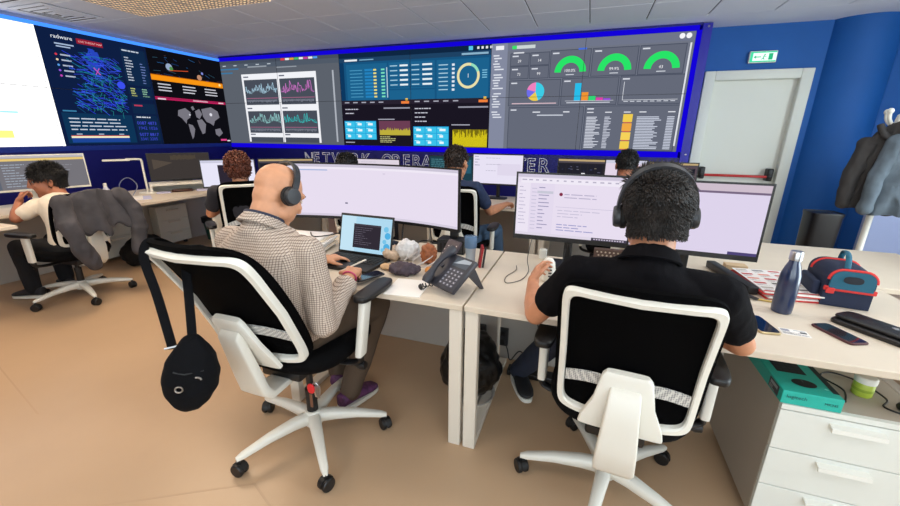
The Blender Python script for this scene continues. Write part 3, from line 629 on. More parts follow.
# ---------------------------------------------------------------- monitors
def monitor(name, label, loc, rz, w, h, zb, draw, curve=0, foot='plate', bez=.010, chin=.018, group=None, housing=BLACK, cat='monitor', neck_x=0):
    """local: screen faces -y, centred on x, bottom edge at height zb above loc"""
    t = thing(name, label, cat, loc, rz, group)
    def mp(x, z, d):       # d>0 towards the viewer
        if not curve: return V((x, -d, z))
        a = x/curve; return V(((curve-d)*sin(a), (curve-d)*cos(a)-curve, z)) * 1.0 if False else V(((curve-d)*sin(a), -(curve-(curve-d)*cos(a))*1.0, z))
    n = 16 if curve else 1; rr = []
    W = w/2+bez
    for i in range(n+1):
        x = -W+2*W*i/n; rr.append([mp(x, zb, .0), mp(x, zb+h+bez+chin, .0), mp(x, zb+h+bez+chin-.004, -.02), mp(x*.97, zb+h*.75, -.035), mp(x*.97, zb+h*.2, -.035), mp(x, zb+.004, -.02)])
    bm = B(); rings(bm, rr); obj('housing', bm, housing, t, smooth=30)
    cv = Canvas(1000, 1000*h/w, lambda x, y, d: mp(-w/2+w*x/1000, zb+chin+h-y*w/1000, .0008+d)); cv.sub = 24 if curve else 1
    draw(cv); sc = cv.build('screen', M_DISP, t)
    yo = -.0
    bm = B(); yk = mp(neck_x, 0, -.03).y
    tube(bm, [(neck_x, yk+.02, zb+h*.45), (neck_x, yk+.05, zb+h*.3), (neck_x, yk+.06, .012)], .022, 10, flat=.6); obj('stand_neck', bm, housing, t, smooth=50)
    bm = B()
    if foot == 'plate': slab(bm, (neck_x, yk+.03, 0), .11, .085, 0, .012, 4, 28, r=.004)
    else:
        for s in (-1, 1): tube(bm, [(neck_x, yk+.06, .012), (neck_x+s*.12, yk-.02, .011), (neck_x+s*.27, yk-.17, .010)], [.018, .015, .010], 8, flat=.6)
    obj('stand_foot', bm, housing, t, smooth=50); return t
LIL = (232, 222, 240); LIL2 = (222, 212, 236)
def page_plain(c):
    H = c.H; c.rect(0, 0, 1000, H, LIL, 0); c.rect(0, 0, 1000, H*.05, (205, 198, 216), 1); c.rect(0, H*.05, 1000, H*.09, (240, 233, 246), 1)
    c.rect(20, H*.10, 240, H*.12, (160, 180, 220), 2); c.rect(560, H*.14, 575, H*.15, (190, 180, 205), 2); c.rect(330, H*.72, 345, H*.745, (90, 90, 120), 2); c.rect(0, H*.955, 1000, H, (214, 206, 224), 2)
def page_mail(c):
    H = c.H; c.rect(0, 0, 1000, H, LIL, 0); c.rect(0, 0, 1000, H*.05, (208, 200, 220), 1); c.rect(30, H*.06, 960, H*.14, (240, 234, 246), 1)
    for k in range(14): c.rect(40+k*62, H*.08, 60+k*62+random.random()*26, H*.10, (185, 178, 200), 2)
    c.rect(0, H*.14, 120, H, (236, 228, 243), 1); c.dashes(20, H*.2, 90, 11, H*.06, H*.012, (175, 168, 196), 2)
    c.rect(120, H*.14, 340, H, (228, 218, 238), 1)
    for k in range(12): y = H*(.2+k*.06); c.rect(200, y, 200+random.uniform(40, 110), y+H*.014, (150, 145, 180), 2); c.rect(135, y+H*.02, 180, y+H*.03, (190, 185, 210), 2)
    c.rect(185, H*.26, 330, H*.30, (200, 200, 215), 3)
    c.arc(400, H*.30, 0, 16, 0, 360, (130, 40, 70), 3, 14); c.dashes(430, H*.29, 900, 2, H*.05, H*.014, (180, 172, 200), 2); c.rect(360, H*.50, 960, H*.505, (185, 178, 205), 2)
    c.dashes(380, H*.55, 800, 3, H*.05, H*.012, (195, 188, 212), 2); c.dashes(380, H*.78, 760, 3, H*.045, H*.014, (150, 150, 200), 2, (.5, .9)); c.rect(0, H*.955, 700, H, (224, 216, 232), 3); c.rect(700, H*.955, 1000, H, (70, 64, 80), 3)
    for k in range(12): c.rect(720+k*22, H*.968, 734+k*22, H*.988, (200, 190, 210), 4)
def page_right(c):
    H = c.H; c.rect(0, 0, 1000, H, LIL2, 0); c.rect(0, 0, 1000, H*.10, (206, 190, 204), 1); c.rect(0, H*.10, 1000, H*.13, (120, 104, 130), 2); c.rect(30, H*.11, 200, H*.12, (210, 200, 220), 3); c.rect(790, H*.955, 1000, H, (80, 70, 120), 2)
monitor('curved_monitor', 'wide curved monitor with a blank pale page before the bald man', (-1.225, 2.10, DZ_), 0, 1.175, .325, .165, page_plain, curve=1.8)
monitor('monitor', 'monitor with a mail page left of the head of the man in black', (-.055, 2.075, DZ_), radians(-1), .565, .325, .148, page_mail, chin=.025)
monitor('monitor', 'monitor with a pale blank page right of the head of the man in black', (.508, 2.085, DZ_), radians(-3), .540, .325, .138, page_right, chin=.025, foot='v')
def flat(col, deco=None):
    def f(c):
        c.rect(0, 0, 1000, c.H, col, 0)
        if deco: deco(c)
    return f
def deco_dark(c):
    H = c.H; c.rect(0, 0, 1000, H*.06, (190, 165, 120), 1); c.rect(0, H*.06, 1000, H*.12, (80, 74, 82), 1)
    for k in range(6): c.rect(20+k*160, H*.16, 160+k*160, H*.9, (34, 34, 44), 1)
    for k in range(26): x, y = random.uniform(30, 900), random.uniform(.2, .85)*H; c.rect(x, y, x+random.uniform(14, 60), y+8, random.choice(((120, 120, 150), (150, 150, 160), (80, 90, 130), (170, 160, 140))), 2)
    c.rect(520, H*.45, 600, H*.52, (235, 235, 240), 3)
def deco_white(c):
    H = c.H; c.dashes(30, H*.05, 160, 4, H*.1, H*.03, (160, 160, 185), 2); c.rect(500, H*.3, 960, H*.7, (224, 216, 236), 1); c.dashes(260, H*.1, 600, 3, H*.22, H*.02, (190, 186, 205), 2)
def deco_win(c):
    H = c.H; c.rect(0, 0, 1000, H*.10, (205, 205, 225), 1); c.rect(300, H*.18, 860, H*.95, (46, 40, 52), 2)
def deco_teal(c):
    H = c.H; c.dashes(40, H*.1, 500, 12, H*.07, H*.02, (90, 150, 160), 2); c.rect(560, H*.1, 960, H*.6, (40, 90, 110), 1)
def deco_grey(c):
    H = c.H; c.rect(0, 0, 1000, H*.07, (190, 185, 190), 1); c.rect(60, H*.08, 1000, H*.15, (232, 200, 120), 2); c.rect(0, H*.16, 250, H, (96, 102, 116), 1); c.dashes(290, H*.25, 500, 9, H*.08, H*.02, (170, 180, 195), 2); c.rect(30, H*.4, 170, H*.8, (70, 80, 100), 2); c.dashes(600, H*.3, 900, 8, H*.08, H*.015, (150, 150, 158), 2)
GB = 'background office monitors'
wm = V((wd[0], wd[1], 0)); ws = V((-wd[1]*-1, -wd[0], 0))     # ws: along her desk, to her right
def dirz(loc): return math.atan2(-(0-loc[0]), (0-loc[1]))+pi  # face the viewer
def face(loc, extra=0): v = V((loc[0], loc[1], 0)); return math.atan2(v.y, v.x)-pi/2+extra
def mon(label, loc, rz, w, h, zb, dr, **k): return monitor('monitor', label, (*loc, DZ_), rz, w, h, zb, dr, group=GB, **k)
mon('white monitor with a dark window behind curly brown hair', (-3.63, 3.22), face((-3.63, 3.22), -.05), .50, .27, .12, flat((232, 230, 248), deco_win))
mon('dark monitor with a tan top bar left of the bald head', (-3.21, 3.62), face((-3.21, 3.62), -.05), .56, .29, .10, flat((44, 42, 52), deco_dark))
mon('white monitor with its top above the wide curved monitor', (-2.43, 4.20), radians(4), .66, .28, .10, flat((222, 212, 224), deco_white))
mon('dark teal monitor behind the head of the man in navy polo', (-1.50, 4.36), radians(4), .52, .31, .12, flat((30, 62, 74), deco_teal))
mon('white monitor right of the man in the navy polo', (-.93, 4.28), 0, .55, .31, .155, flat((232, 226, 244), deco_white))
mon('dark monitor with yellow top bar right of the wall letters', (-.06, 4.30), 0, .45, .30, .14, flat((40, 38, 44), deco_dark))
mon('white monitor beside the short black hair', (.37, 4.36), 0, .38, .30, .14, flat((228, 214, 232), deco_win))
mon('dark monitor half hidden by the head of the man in black', (.78, 4.30), 0, .42, .29, .14, flat((90, 76, 84), deco_dark))
mon('large grey monitor with yellow bar behind the young man in glasses', (-4.90, 2.18), face((-4.90, 2.18), radians(8)), .80, .30, .15, flat((118, 116, 122), deco_grey), housing=WHITE)
mon('small light blue monitor at the left edge', (-4.86, 1.42), face((-4.86, 1.42), 0), .5, .29, .01, flat((168, 190, 220), deco_white))
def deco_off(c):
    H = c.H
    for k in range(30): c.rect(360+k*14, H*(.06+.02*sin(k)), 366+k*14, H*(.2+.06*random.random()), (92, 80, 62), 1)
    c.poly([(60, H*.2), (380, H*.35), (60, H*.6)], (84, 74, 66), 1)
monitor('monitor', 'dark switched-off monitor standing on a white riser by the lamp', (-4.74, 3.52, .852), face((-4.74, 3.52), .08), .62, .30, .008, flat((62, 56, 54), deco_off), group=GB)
rz_ = face((-4.70, 3.50), .08)
rt = thing('monitor_riser', 'white monitor riser shelf holding up the dark monitor', 'riser', (-4.66, 3.46, DZ_), rz_)
obj('riser_top', bb((-.34, -.12, .085), (.34, .14, .111), .004), WHITE, rt)
for x in (-.34, .318): obj('riser_side', bb((x, -.12, 0), (x+.022, .14, .085)), WHITE, rt)
obj('riser_back', bb((-.317, .12, 0), (.317, .139, .085)), WHITE, rt)
bm = B(); slab(bm, (0, 0, 0), .11, .05, 0, .03, 2.4, r=.01); tb = obj('wooden_tray', bm, mat('dark_wood', (66, 34, 24), .4)); tb.location = (-4.62, 3.40, DZ_); tb.rotation_euler[2] = rz_; tag(tb, 'dark wooden tray under the white riser', 'tray')
for k, dx in enumerate((-.2, .2)):
    o = obj('paper_pad', bb((-.07, -.06, 0), (.07, .06, .012+.006*k), .002), mat('lilac_paper', (196, 196, 226), .7)); d = RZ(rz_) @ V((dx, -.03, 0)); o.location = (-4.62+d.x, 3.41+d.y, DZ_); o.rotation_euler[2] = rz_
    tag(o, ('pale lilac paper pad under the riser nearer the lamp', 'pale lilac paper pad under the riser nearer the corner')[k], 'paper pad', 'lilac pads')
# desk lamp
lp = thing('desk_lamp', 'white desk lamp with flat head beside the dark monitor', 'lamp', (-4.82, 3.13, DZ_))
bm = B(); slab(bm, (0, 0, 0), .09, .07, 0, .018, 3, r=.006); obj('lamp_base', bm, WHITE, lp, smooth=40)
ld = V((-.55, -.83, 0)).normalized()
obj('lamp_arm', tube(B(), spline([(0, 0, .015), (.0, 0, .30), V((0, 0, .372)), V((0, 0, .39))+ld*.02, V((0, 0, .393))+ld*.14], 5), .011, 10), WHITE, lp, smooth=50)
bm = B(); box(bm, V((0, 0, .385))+ld*.22, (.05, .24, .02), RZ(math.atan2(ld.y, ld.x)-pi/2), .008); obj('lamp_head', bm, WHITE, lp, smooth=40)
# ================================================================== PEDESTALS AND FLOOR THINGS
def pedestal(label, loc, rz, w, d, h, n, parent_mat=None, z0=.045, side=None):
    """local: front faces -y at y=0, origin front-left"""
    t = thing('drawer_pedestal', label, 'drawer unit', loc, rz, 'white drawer pedestals')
    DL = mat('cool_white_laminate', (224, 227, 220), .45)
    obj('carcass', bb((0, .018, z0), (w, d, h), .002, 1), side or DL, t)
    zz = h-.022; dh = (zz-z0)/n
    obj('top_edge', bb((0, 0, zz+.003), (w, .018, h)), DL, t)
    for k in range(n):
        dz = thing('x', None, None) if False else None
        f = obj('drawer', bb((.0, 0, zz-dh*(k+1)+.0015), (w, .0175, zz-dh*k-.0015), .0015, 1), DL, t)
        bm = B(); zc = zz-dh*k-.030; x0, x1 = w*.5-.073, w*.5+.073
        prism(bm, [(x0, 0, zc+.012), (x0, -.022, zc+.006), (x0, -.026, zc-.008), (x0, -.020, zc-.010), (x0, -.018, zc), (x0, 0, zc+.004)], (1, 0, 0), x1-x0)
        hd = obj('drawer_handle', bm, WHITE, f)
    for x in (.05, w-.05):
        for y in (.06, d-.06):
            bm = B(); lathe(bm, [(.018, 0), (.022, .006), (.022, z0-.002)], (x, y, 0), 12); obj('caster', bm, BLACK, t)
    return t
pedestal('white three-drawer pedestal under the right desk holding the teal box', (.722, 1.442, 0), 0, .425, .56, .553, 3, side=mat('shaded_white_side', (176, 166, 152), .6))  # carcass colour darkened to hold the shade on the pedestal's side
pedestal('white drawer pedestal under the side desk nearer the lamp', (-5.02, 2.62, 0), pi/2, .40, .13, .52, 2)
pedestal('white drawer pedestal under the side desk nearer the corner', (-5.02, 3.30, 0), pi/2, .40, .13, .52, 3)
# teal product box
TEAL = mat('teal_card', (30, 176, 160), .5)
bx = thing('product_box', 'teal cardboard keyboard and mouse box on the white pedestal', 'box', (.716, 1.446, .554))
obj('carton', bb((0, 0, 0), (.168, .43, .050), .0015, 1), TEAL, bx)
c = Canvas(168, 430, lambda x, y, d: V((x/1000, .43-y/1000, .0502+d)))
c.rect(28, 90, 118, 300, (16, 22, 26), 1); 
for r_ in range(10):
    for k in range(4): c.rect(32+k*21, 96+r_*20, 50+k*21, 112+r_*20, (38, 44, 50), 2)
c.rect(150, 40, 168, 400, (14, 40, 44), 1)
pts = [(84+36*cos(a*pi/12), 362+26*sin(a*pi/12)) for a in range(24)]; c.poly(pts, (20, 26, 30), 2); c.line([(84, 336), (84, 356)], 4, (70, 78, 82)); c.arc(140, 380, 0, 6, 0, 360, (120, 220, 205), 2, 10)
c.build('box_print', M_PRINT, bx)
c = Canvas(168, 50, lambda x, y, d: V((x/1000, -.0002-d, .05-y/1000))); c.text('logitech', 12, 26, 13, (8, 60, 66)); c.text('MK345', 118, 30, 9, (8, 60, 66)); c.build('box_print', M_PRINT, bx)
c = Canvas(430, 50, lambda x, y, d: V((-.0002-d, .43-x/1000, .05-y/1000))); c.rect(330, 6, 405, 44, (60, 66, 70), 1); c.rect(340, 12, 395, 24, (150, 155, 160), 2); c.dashes(338, 28, 398, 3, 5, 2, (180, 185, 190)); c.build('box_print', M_PRINT, bx)
# lime cup
cp = thing('lidded_cup', 'lime green cup with white lid on the pedestal', 'cup', (1.012, 1.60, .554))
bm = B(); lathe(bm, [(.026, 0), (.028, .003), (.0285, .05), (.027, .052)], seg=24); obj('cup_body', bm, mat('lime_plastic', (168, 184, 62), .4), cp, smooth=40)
bm = B(); lathe(bm, [(.028, .020), (.0292, .021), (.0292, .030), (.028, .031)], seg=24); obj('cup_label', bm, mat('lime_dark', (138, 158, 46), .5), cp, smooth=40)
bm = B(); lathe(bm, [(.030, .052), (.0305, .055), (.0305, .070), (.027, .074), (.02, .075)], seg=24); obj('cup_lid', bm, WHITE, cp, smooth=40)
def cable(label, pts, r=.0025, m=BLACK, n=8, group=None):
    o = obj('cable', tube(B(), spline(pts, n), r, 6), m, smooth=60); return tag(o, label, 'cable', group)
cable('black coiled cable on the pedestal beside the lime cup', [(.93, 1.52, .558), (.96, 1.60, .560), (.93, 1.68, .558), (.98, 1.72, .560), (1.05, 1.68, .558), (1.07, 1.58, .562), (1.04, 1.53, .558), (1.10, 1.49, .558)], .003)
o = obj('mouse', slab(B(), (0, 0, 0), .022, .04, 0, .024, 2.4, r=.010), BLACK, smooth=60); o.location = (1.105, 1.52, .554); o.rotation_euler[2] = .6; tag(o, 'small black gadget at the right edge of the pedestal top', 'mouse')
# black rubbish bag between the desks
def lump(c, r, amp, sc, seed, vox=.02, squash=0):
    bm = B(); ell(bm, c, r); me = remesh(bm, vox, 2)
    def fn(p):
        q = V(p)*sc+V((seed, seed*.7, 0)); return amp*(noise.noise(q)+abs(noise.noise(q*2.7)))
    displace(me, fn, squash+.001); return me
me = lump((-.50, 1.82, .215), (.165, .155, .19), .022, 7.5, 3, .012, .03); o = link('bin_bag', me, mat('black_bin_bag', (10, 10, 11), .38, bump=.4, bscale=60)); tag(o, 'black crumpled rubbish bag standing behind the desk legs', 'rubbish bag')
bm = B(); lathe(bm, [(.10, .001), (.115, .004), (.135, .04), (.125, .04), (.10, .012)], (-.49, 1.82, 0), 24); o = obj('waste_bin', bm, PANELG, smooth=40); tag(o, 'pale bin foot under the black rubbish bag', 'bin')
# power sockets and cables on the modesty panel under the right desk
for k, x in enumerate((-.555, -.405)):
    t = thing('power_socket', ('dark grey power socket box left of the thin white post', 'dark grey power socket box right of the thin white post')[k], 'socket', (x, 2.270, .17), 0, 'socket boxes under the desk')
    obj('socket_box', bb((-.035, -.03, -.06), (.035, .0, .06), .004), DARKGREY, t)
    for z in (-.028, .028): bm = B(); lathe(bm, [(.020, 0), (.020, .003), (.014, .001)], (0, -.031, z), 14, RX(pi/2)); obj('socket_hole', bm, BLACK, t)
o = obj('support_post', tube(B(), [(-.39, 2.02, .031), (-.39, 2.02, .679)], .010, 12), DESKLEG, smooth=50); tag(o, 'thin white support post under the right desk', 'post')
cable('grey cable looping under the right desk', [(-.405, 2.23, .19), (-.36, 2.18, .13), (-.33, 2.14, .08), (-.27, 2.16, .14), (-.18, 2.14, .02)], .004, DARKGREY)
cable('black cable hanging from the right desk top', [(-.08, 2.2, .70), (-.12, 2.15, .5), (-.05, 2.12, .32), (-.14, 2.14, .2), (-.2, 2.2, .42)], .004)
o = obj('foot_rest', bb((-.34, 2.09, .0), (.12, 2.17, .035), .006), BLACK); tag(o, 'low black bar on the floor under the right desk', 'foot bar')
# ================================================================== RIGHT DESK THINGS
bt = thing('water_bottle', 'navy blue metal bottle with silver cap', 'bottle', (.822, 1.838, DZ_))
bm = B(); lathe(bm, [(.030, 0), (.034, .003), (.0355, .02), (.0355, .135), (.0335, .165), (.026, .195), (.019, .215), (.0175, .225)], seg=32); obj('bottle_body', bm, mat('navy_enamel', (20, 38, 72), .28, coat=.6), bt, smooth=40)
bm = B(); lathe(bm, [(.0185, .225), (.0215, .226), (.0215, .256), (.019, .262), (.01, .263)], seg=28); obj('bottle_cap', bm, METAL, bt, smooth=40)
# lunch bag
bagR = math.atan2(.007, .11)-.0
lb = thing('lunch_bag', 'navy lunch bag with red zip trim and teal pocket', 'bag', (1.092, 1.975, DZ_), radians(-8))
NV = mat('navy_nylon', (22, 34, 62), .75, bump=.4, bscale=400); TL = mat('teal_nylon', (24, 92, 116), .7, bump=.4, bscale=400); RD = mat('red_trim', (206, 44, 40), .6)
def arch(hw, hh, r, n=6):
    p = [(-hw, 0), (hw, 0), (hw, hh-r)]
    p += [(hw-r+r*cos(a), hh-r+r*sin(a)) for a in [pi/2*k/n for k in range(1, n+1)]]
    p += [(-hw+r-r*sin(a), hh-r+r*cos(a)) for a in [pi/2*k/n for k in range(0, n+1)]]
    return p
bm = B(); rr = [[V((x*k, y, .002+z*k2)) for x, z in arch(.088, .185, .055)] for y, k, k2 in ((-.0, .97, .97), (.012, 1, 1), (.12, 1.02, 1.02), (.24, 1, 1), (.25, .96, .96))]
rings(bm, rr); obj('bag_body', bm, NV, lb, smooth=40)
bm = B(); prism(bm, [(x*.86, -.004, .095+z*.83) for x, z in arch(.088, .110, .05)], (0, -1, 0), .012); obj('front_pocket', bm, TL, lb, smooth=40)
ar = [(x*.93, -.008, .09+z) for x, z in arch(.088, .10, .052)]
obj('zip_trim', tube(B(), ar[2:], .0065, 8), RD, lb, smooth=50)
obj('zip_trim', bb((-.091, -.013, .082), (.091, .0, .104), .004), RD, lb)
obj('zip_trim', tube(B(), [(x*1.03, .19, .002+z*1.02) for x, z in arch(.088, .185, .055)][2:], .006, 8), RD, lb, smooth=50)
bm = B(); box(bm, (-.07, -.02, .085), (.03, .012, .028), None, .004); obj('zip_puller', bm, RD, lb)
bm = B(); slab(bm, (0, -.017, .145), .034, .018, -.002, .002, 2.6, rot=RX(pi/2), r=.001); obj('logo_patch', bm, mat('dark_patch', (14, 22, 34), .6), lb)
obj('carry_handle', tube(B(), spline([(-.02, .02, .19), (-.015, .05, .232), (0, .12, .245), (.015, .2, .232), (.02, .23, .19)], 6), .011, 8, flat=.5), TL, lb, smooth=50)
lb.scale = (.92, .92, .88); obj('side_pouch', bb((-.118, .03, .004), (-.0875, .22, .11), .012, 3), NV, lb, smooth=40)
# magazines stack
def sheet_stack(name, label, loc, rz, w, d, n, cols, th=.006, cat='magazines', jit=.012, draw=None):
    t = thing(name, label, cat, loc, rz); z = 0
    for k in range(n):
        o = obj('sheet', bb((-w/2, -d/2, 0), (w/2, d/2, th-.0004), .001, 1), cols[k % len(cols)], t); o.location = (random.uniform(-jit, jit), random.uniform(-jit, jit), z); o.rotation_euler[2] = random.uniform(-.06, .06); z += th
    if draw: cv = Canvas(w*1000, d*1000, lambda x, y, dd: V((-w/2+x/1000, d/2-y/1000, z+.0008+dd))); draw(cv); cv.build('page_print', M_PRINT, t)
    return t
PAPER = mat('white_paper', (236, 232, 226), .7); REDP = mat('red_card', (196, 42, 40), .6); PAPB = mat('cream_paper', (224, 208, 184), .7)
def dmag(c):
    W, H = c.W, c.H; c.rect(0, 0, W, H, (234, 230, 228), 0)
    for r_ in range(5):
        for k in range(3): x, y = 10+k*W/3.1, 14+r_*H/5.2; c.rect(x, y, x+W*.22, y+H*.06, random.choice(((190, 60, 60), (120, 120, 125), (180, 170, 160), (90, 80, 80), (220, 140, 120))), 1); c.dashes(x, y+H*.085, x+W*.24, 3, H*.022, H*.008, (130, 125, 125), 1)
    c.rect(0, H*.96, W, H, (190, 40, 40), 1)
sheet_stack('magazine_stack', 'stack of white printed magazines with red covers behind the bottle', (.900, 2.15, DZ_+.0005), radians(6), .225, .33, 5, [REDP, PAPER, PAPER, REDP, PAPER], .007, draw=dmag)
o = obj('docking_bar', box(B(), (0, 0, .020), (.045, .40, .038), None, .006), BLACK, smooth=40); o.location = (.738, 2.20, DZ_+.001); o.rotation_euler[2] = radians(11); tag(o, 'long black bar beside the magazine stack', 'dock')
o = obj('wooden_block', bb((-.05, -.03, 0), (.05, .03, .03), .003), mat('pale_wood', (196, 168, 132), .6)); o.location = (.82, 2.40, DZ_+.0005); tag(o, 'pale wooden block behind the magazines', 'block')
o = obj('pen', tube(B(), [(.775, 1.945, .745), (.885, 1.915, .745)], .0045, 8), mat('yellow_pencil', (220, 190, 110), .5)); tag(o, 'yellow pencil lying before the magazines', 'pencil')
def phone(label, loc, rz, m2, w=.074, d=.155, edge=BLACK):
    t = thing('smartphone', label, 'smartphone', loc, rz); bm = B(); slab(bm, (0, 0, 0), w/2, d/2, 0, .009, 8, 40, r=.003); obj('phone_case', bm, edge, t, smooth=40)
    bm = B(); slab(bm, (0, 0, 0), w/2-.004, d/2-.004, .0088, .0096, 8, 40, r=.0003); obj('phone_screen', bm, m2, t); return t
GLS = mat('dark_glass', (16, 24, 40), .08, coat=1); GLR = mat('dark_red_glass', (34, 14, 20), .1, coat=1)
phone('smartphone with pale gold edge beside the elbow of the man in black', (.690, 1.66, DZ_), radians(8), GLS, edge=mat('gold_edge', (190, 170, 130), .3, metal=.6))
phone('dark smartphone with reddish top left of the black wallet', (.936, 1.672, DZ_), radians(22), GLR, edge=mat('red_case', (70, 22, 28), .5))
cd = obj('paper_card', bb((-.043, -.027, 0), (.043, .027, .001)), PAPER); cd.location = (.790, 1.635, DZ_); cd.rotation_euler[2] = radians(-4); tag(cd, 'small printed card on the right desk', 'card')
c = Canvas(86, 54, lambda x, y, d: V((-.043+x/1000, .027-y/1000, .0012+d))); c.rect(4, 6, 30, 26, (150, 150, 160), 1); c.dashes(4, 32, 82, 4, 5, 2.4, (120, 120, 130), 1); c.rect(44, 8, 80, 12, (110, 130, 150), 1); c.rect(60, 18, 80, 30, (60, 60, 66), 1); c.build('card_print', M_PRINT, cd)
wl = thing('wallet', 'black leather folding wallet at the right edge of the desk', 'wallet', (1.075, 1.73, DZ_), radians(36)); LTH = mat('black_leather', (14, 14, 16), .35, bump=.3, bscale=200)
bm = B(); slab(bm, (0, 0, 0), .055, .125, 0, .018, 6, 36, r=.006); obj('wallet_back', bm, LTH, wl, smooth=40)
bm = B(); slab(bm, (.015, .004, 0), .052, .12, .0185, .032, 6, 36, r=.006); obj('wallet_flap', bm, LTH, wl, smooth=40)
bm = B(); lathe(bm, [(.009, 0), (.009, .002), (.004, .0035)], (.03, -.03, .032), 14); obj('snap_button', bm, METAL, wl, smooth=40)
# white gadget in the left hand of the man in black
gd = thing('desk_gadget', 'white rounded gadget with dark slits in the hand of the man in black', 'gadget', (-.128, 1.86, DZ_)); gd.scale = (1.1, 1.1, 1.35)
bm = B(); lathe(bm, [(.016, 0), (.026, .004), (.030, .02), (.031, .05), (.028, .072), (.018, .085), (.006, .089)], seg=24); obj('gadget_body', bm, WHITE, gd, smooth=50)
for k in range(4): obj('slit', bb((.004, -.0325, .024+k*.012), (.018, -.026, .029+k*.012)), DARKGREY, gd)
cable('black cable arching across the right desk beside the seam', [(-.24, 2.05, .9), (-.25, 2.0, .80), (-.235, 1.96, .745), (-.25, 1.82, .744), (-.31, 1.75, .744), (-.33, 1.83, .744), (-.30, 1.95, .745), (-.31, 2.02, .746)], .002)
cable('black cable between the white gadget and the black polo', [(-.06, 2.02, .87), (-.07, 1.98, .78), (-.06, 1.93, .744), (-.08, 1.80, .744), (-.05, 1.74, .744), (.01, 1.80, .744)], .0025)
o = obj('charger', bb((-.022, -.02, 0), (.022, .02, .06), .008, 3), WHITE, smooth=40); o.location = (-.19, 2.22, DZ_); tag(o, 'white charger plug standing behind the white gadget', 'charger')
db = thing('dotted_box', 'brown box with rows of pale dots beneath the mail monitor', 'box', (.175, 2.20, DZ_)); obj('carton', bb((-.09, -.02, 0), (.09, .02, .10), .003), mat('brown_card', (96, 72, 62), .6), db)
c = Canvas(180, 100, lambda x, y, d: V((-.09+x/1000, -.0203-d, .1-y/1000)))
for r_ in range(5):
    for k in range(8): c.arc(16+k*21+(r_ % 2)*8, 14+r_*18, 0, 5, 0, 360, (206, 190, 170), 1, 10)
c.build('dot_print', M_PRINT, db)
# ================================================================== LEFT DESK THINGS
lpT = thing('laptop', 'black open laptop with light blue wallpaper and dark terminal window', 'laptop', (-1.175, 1.865, DZ_), radians(-3))
bm = B(); box(bm, (0, -.12, .010), (.36, .24, .018), None, .004); obj('laptop_base', bm, BLACK, lpT, smooth=40)
kb = B()
for r_ in range(5):
    for k in range(13): box(kb, (-.15+k*.025, -.04-r_*.022, .0205), (.021, .018, .003))
o = obj('keyboard', kb, mat('key_black', (12, 12, 14), .6), lpT)
obj('touchpad', bb((-.05, -.225, .0192), (.05, -.165, .0200)), DARKGREY, lpT)
tl = RX(radians(-14))
bm = B(); box(bm, tl @ V((0, .006, .118))+V((0, .002, .014)), (.36, .007, .235), tl, .003); lid = obj('laptop_lid', bm, BLACK, lpT, smooth=40)
c = Canvas(340, 205, lambda x, y, d: (tl @ V((-.17+x/1000, .0020-d, .222-y/1000)))+V((0, .002, .014)))
c.rect(0, 0, 340, 205, (176, 218, 240), 0); c.rect(0, 0, 100, 205, (196, 228, 244), 1); c.rect(88, 42, 272, 182, (50, 44, 54), 2); c.rect(88, 42, 272, 52, (70, 64, 74), 3); c.dashes(98, 62, 230, 9, 12, 2.5, (110, 104, 118), 3)
for x, y, r_ in ((306, 60, 20), (318, 96, 24), (300, 130, 16), (316, 160, 26), (290, 178, 14)): c.arc(x, y, 0, r_*.8, 0, 360, random.choice(((120, 196, 232), (80, 176, 226), (60, 160, 220))), 2, 16)
c.build('laptop_screen', M_DISP, lpT)
# stack of papers and books left of the laptop
sheet_stack('paper_stack', 'untidy stack of papers and folders left of the laptop', (-1.56, 1.86, DZ_+.0005), radians(12), .24, .30, 8, [mat('green_folder', (96, 120, 60), .6), PAPER, PAPB, PAPER, mat('grey_folder', (120, 112, 110), .6), PAPER, PAPB, PAPER], .011, 'papers', .02)
cable('black cable lying over the paper stack', [(-1.6, 1.95, .835), (-1.5, 1.86, .838), (-1.42, 1.95, .84), (-1.36, 2.0, .86), (-1.30, 2.05, .80)], .004)
pd = obj('note_sheet', bb((-.085, -.10, 0), (.085, .10, .004), .001, 1), PAPER); pd.location = (-.735, 1.535, DZ_); pd.rotation_euler[2] = radians(7); tag(pd, 'blank white note sheets before the desk phone', 'paper')
phone('dark smartphone in the writing hand of the bald man', (-.955, 1.55, DZ_+.02), radians(-25), GLS)
# desk phone
dp = thing('desk_phone', 'dark grey office desk phone with handset and angled keypad', 'telephone', (-.525, 1.60, DZ_), radians(-32)); PH = mat('phone_grey', (48, 48, 56), .5)
tw = RX(radians(38))
bm = B(); box(bm, tw @ V((0, 0, .03))+V((0, 0, .06)), (.19, .185, .026), tw, .008); obj('phone_body', bm, PH, dp, smooth=40)
bm = B(); prism(bm, [(-.08, .07, .0), (-.08, .06, .0), (-.08, -.03, .10), (-.08, .02, .12)], (1, 0, 0), .016); obj('phone_stand', bm, PH, dp); bm = B(); prism(bm, [(.064, .11, .0), (.064, .095, .0), (.064, .0, .10), (.064, .04, .13)], (1, 0, 0), .016); obj('phone_stand', bm, PH, dp)
c = Canvas(190, 185, lambda x, y, d: (tw @ V((-.095+x/1000, .0925-y/1000, .0435+d)))+V((0, 0, .06)))
c.rect(74, 14, 172, 62, (66, 76, 88), 1); c.poly([(74, 50), (120, 14), (172, 14), (172, 30)], (160, 170, 180), 2)
for r_ in range(5):
    for k in range(4): c.rect(78+k*25, 76+r_*19, 97+k*25, 90+r_*19, (84, 84, 96), 1); c.rect(84+k*25, 80+r_*19, 91+k*25, 86+r_*19, (180, 180, 190), 2)
c.build('keypad', M_PRINT, dp)
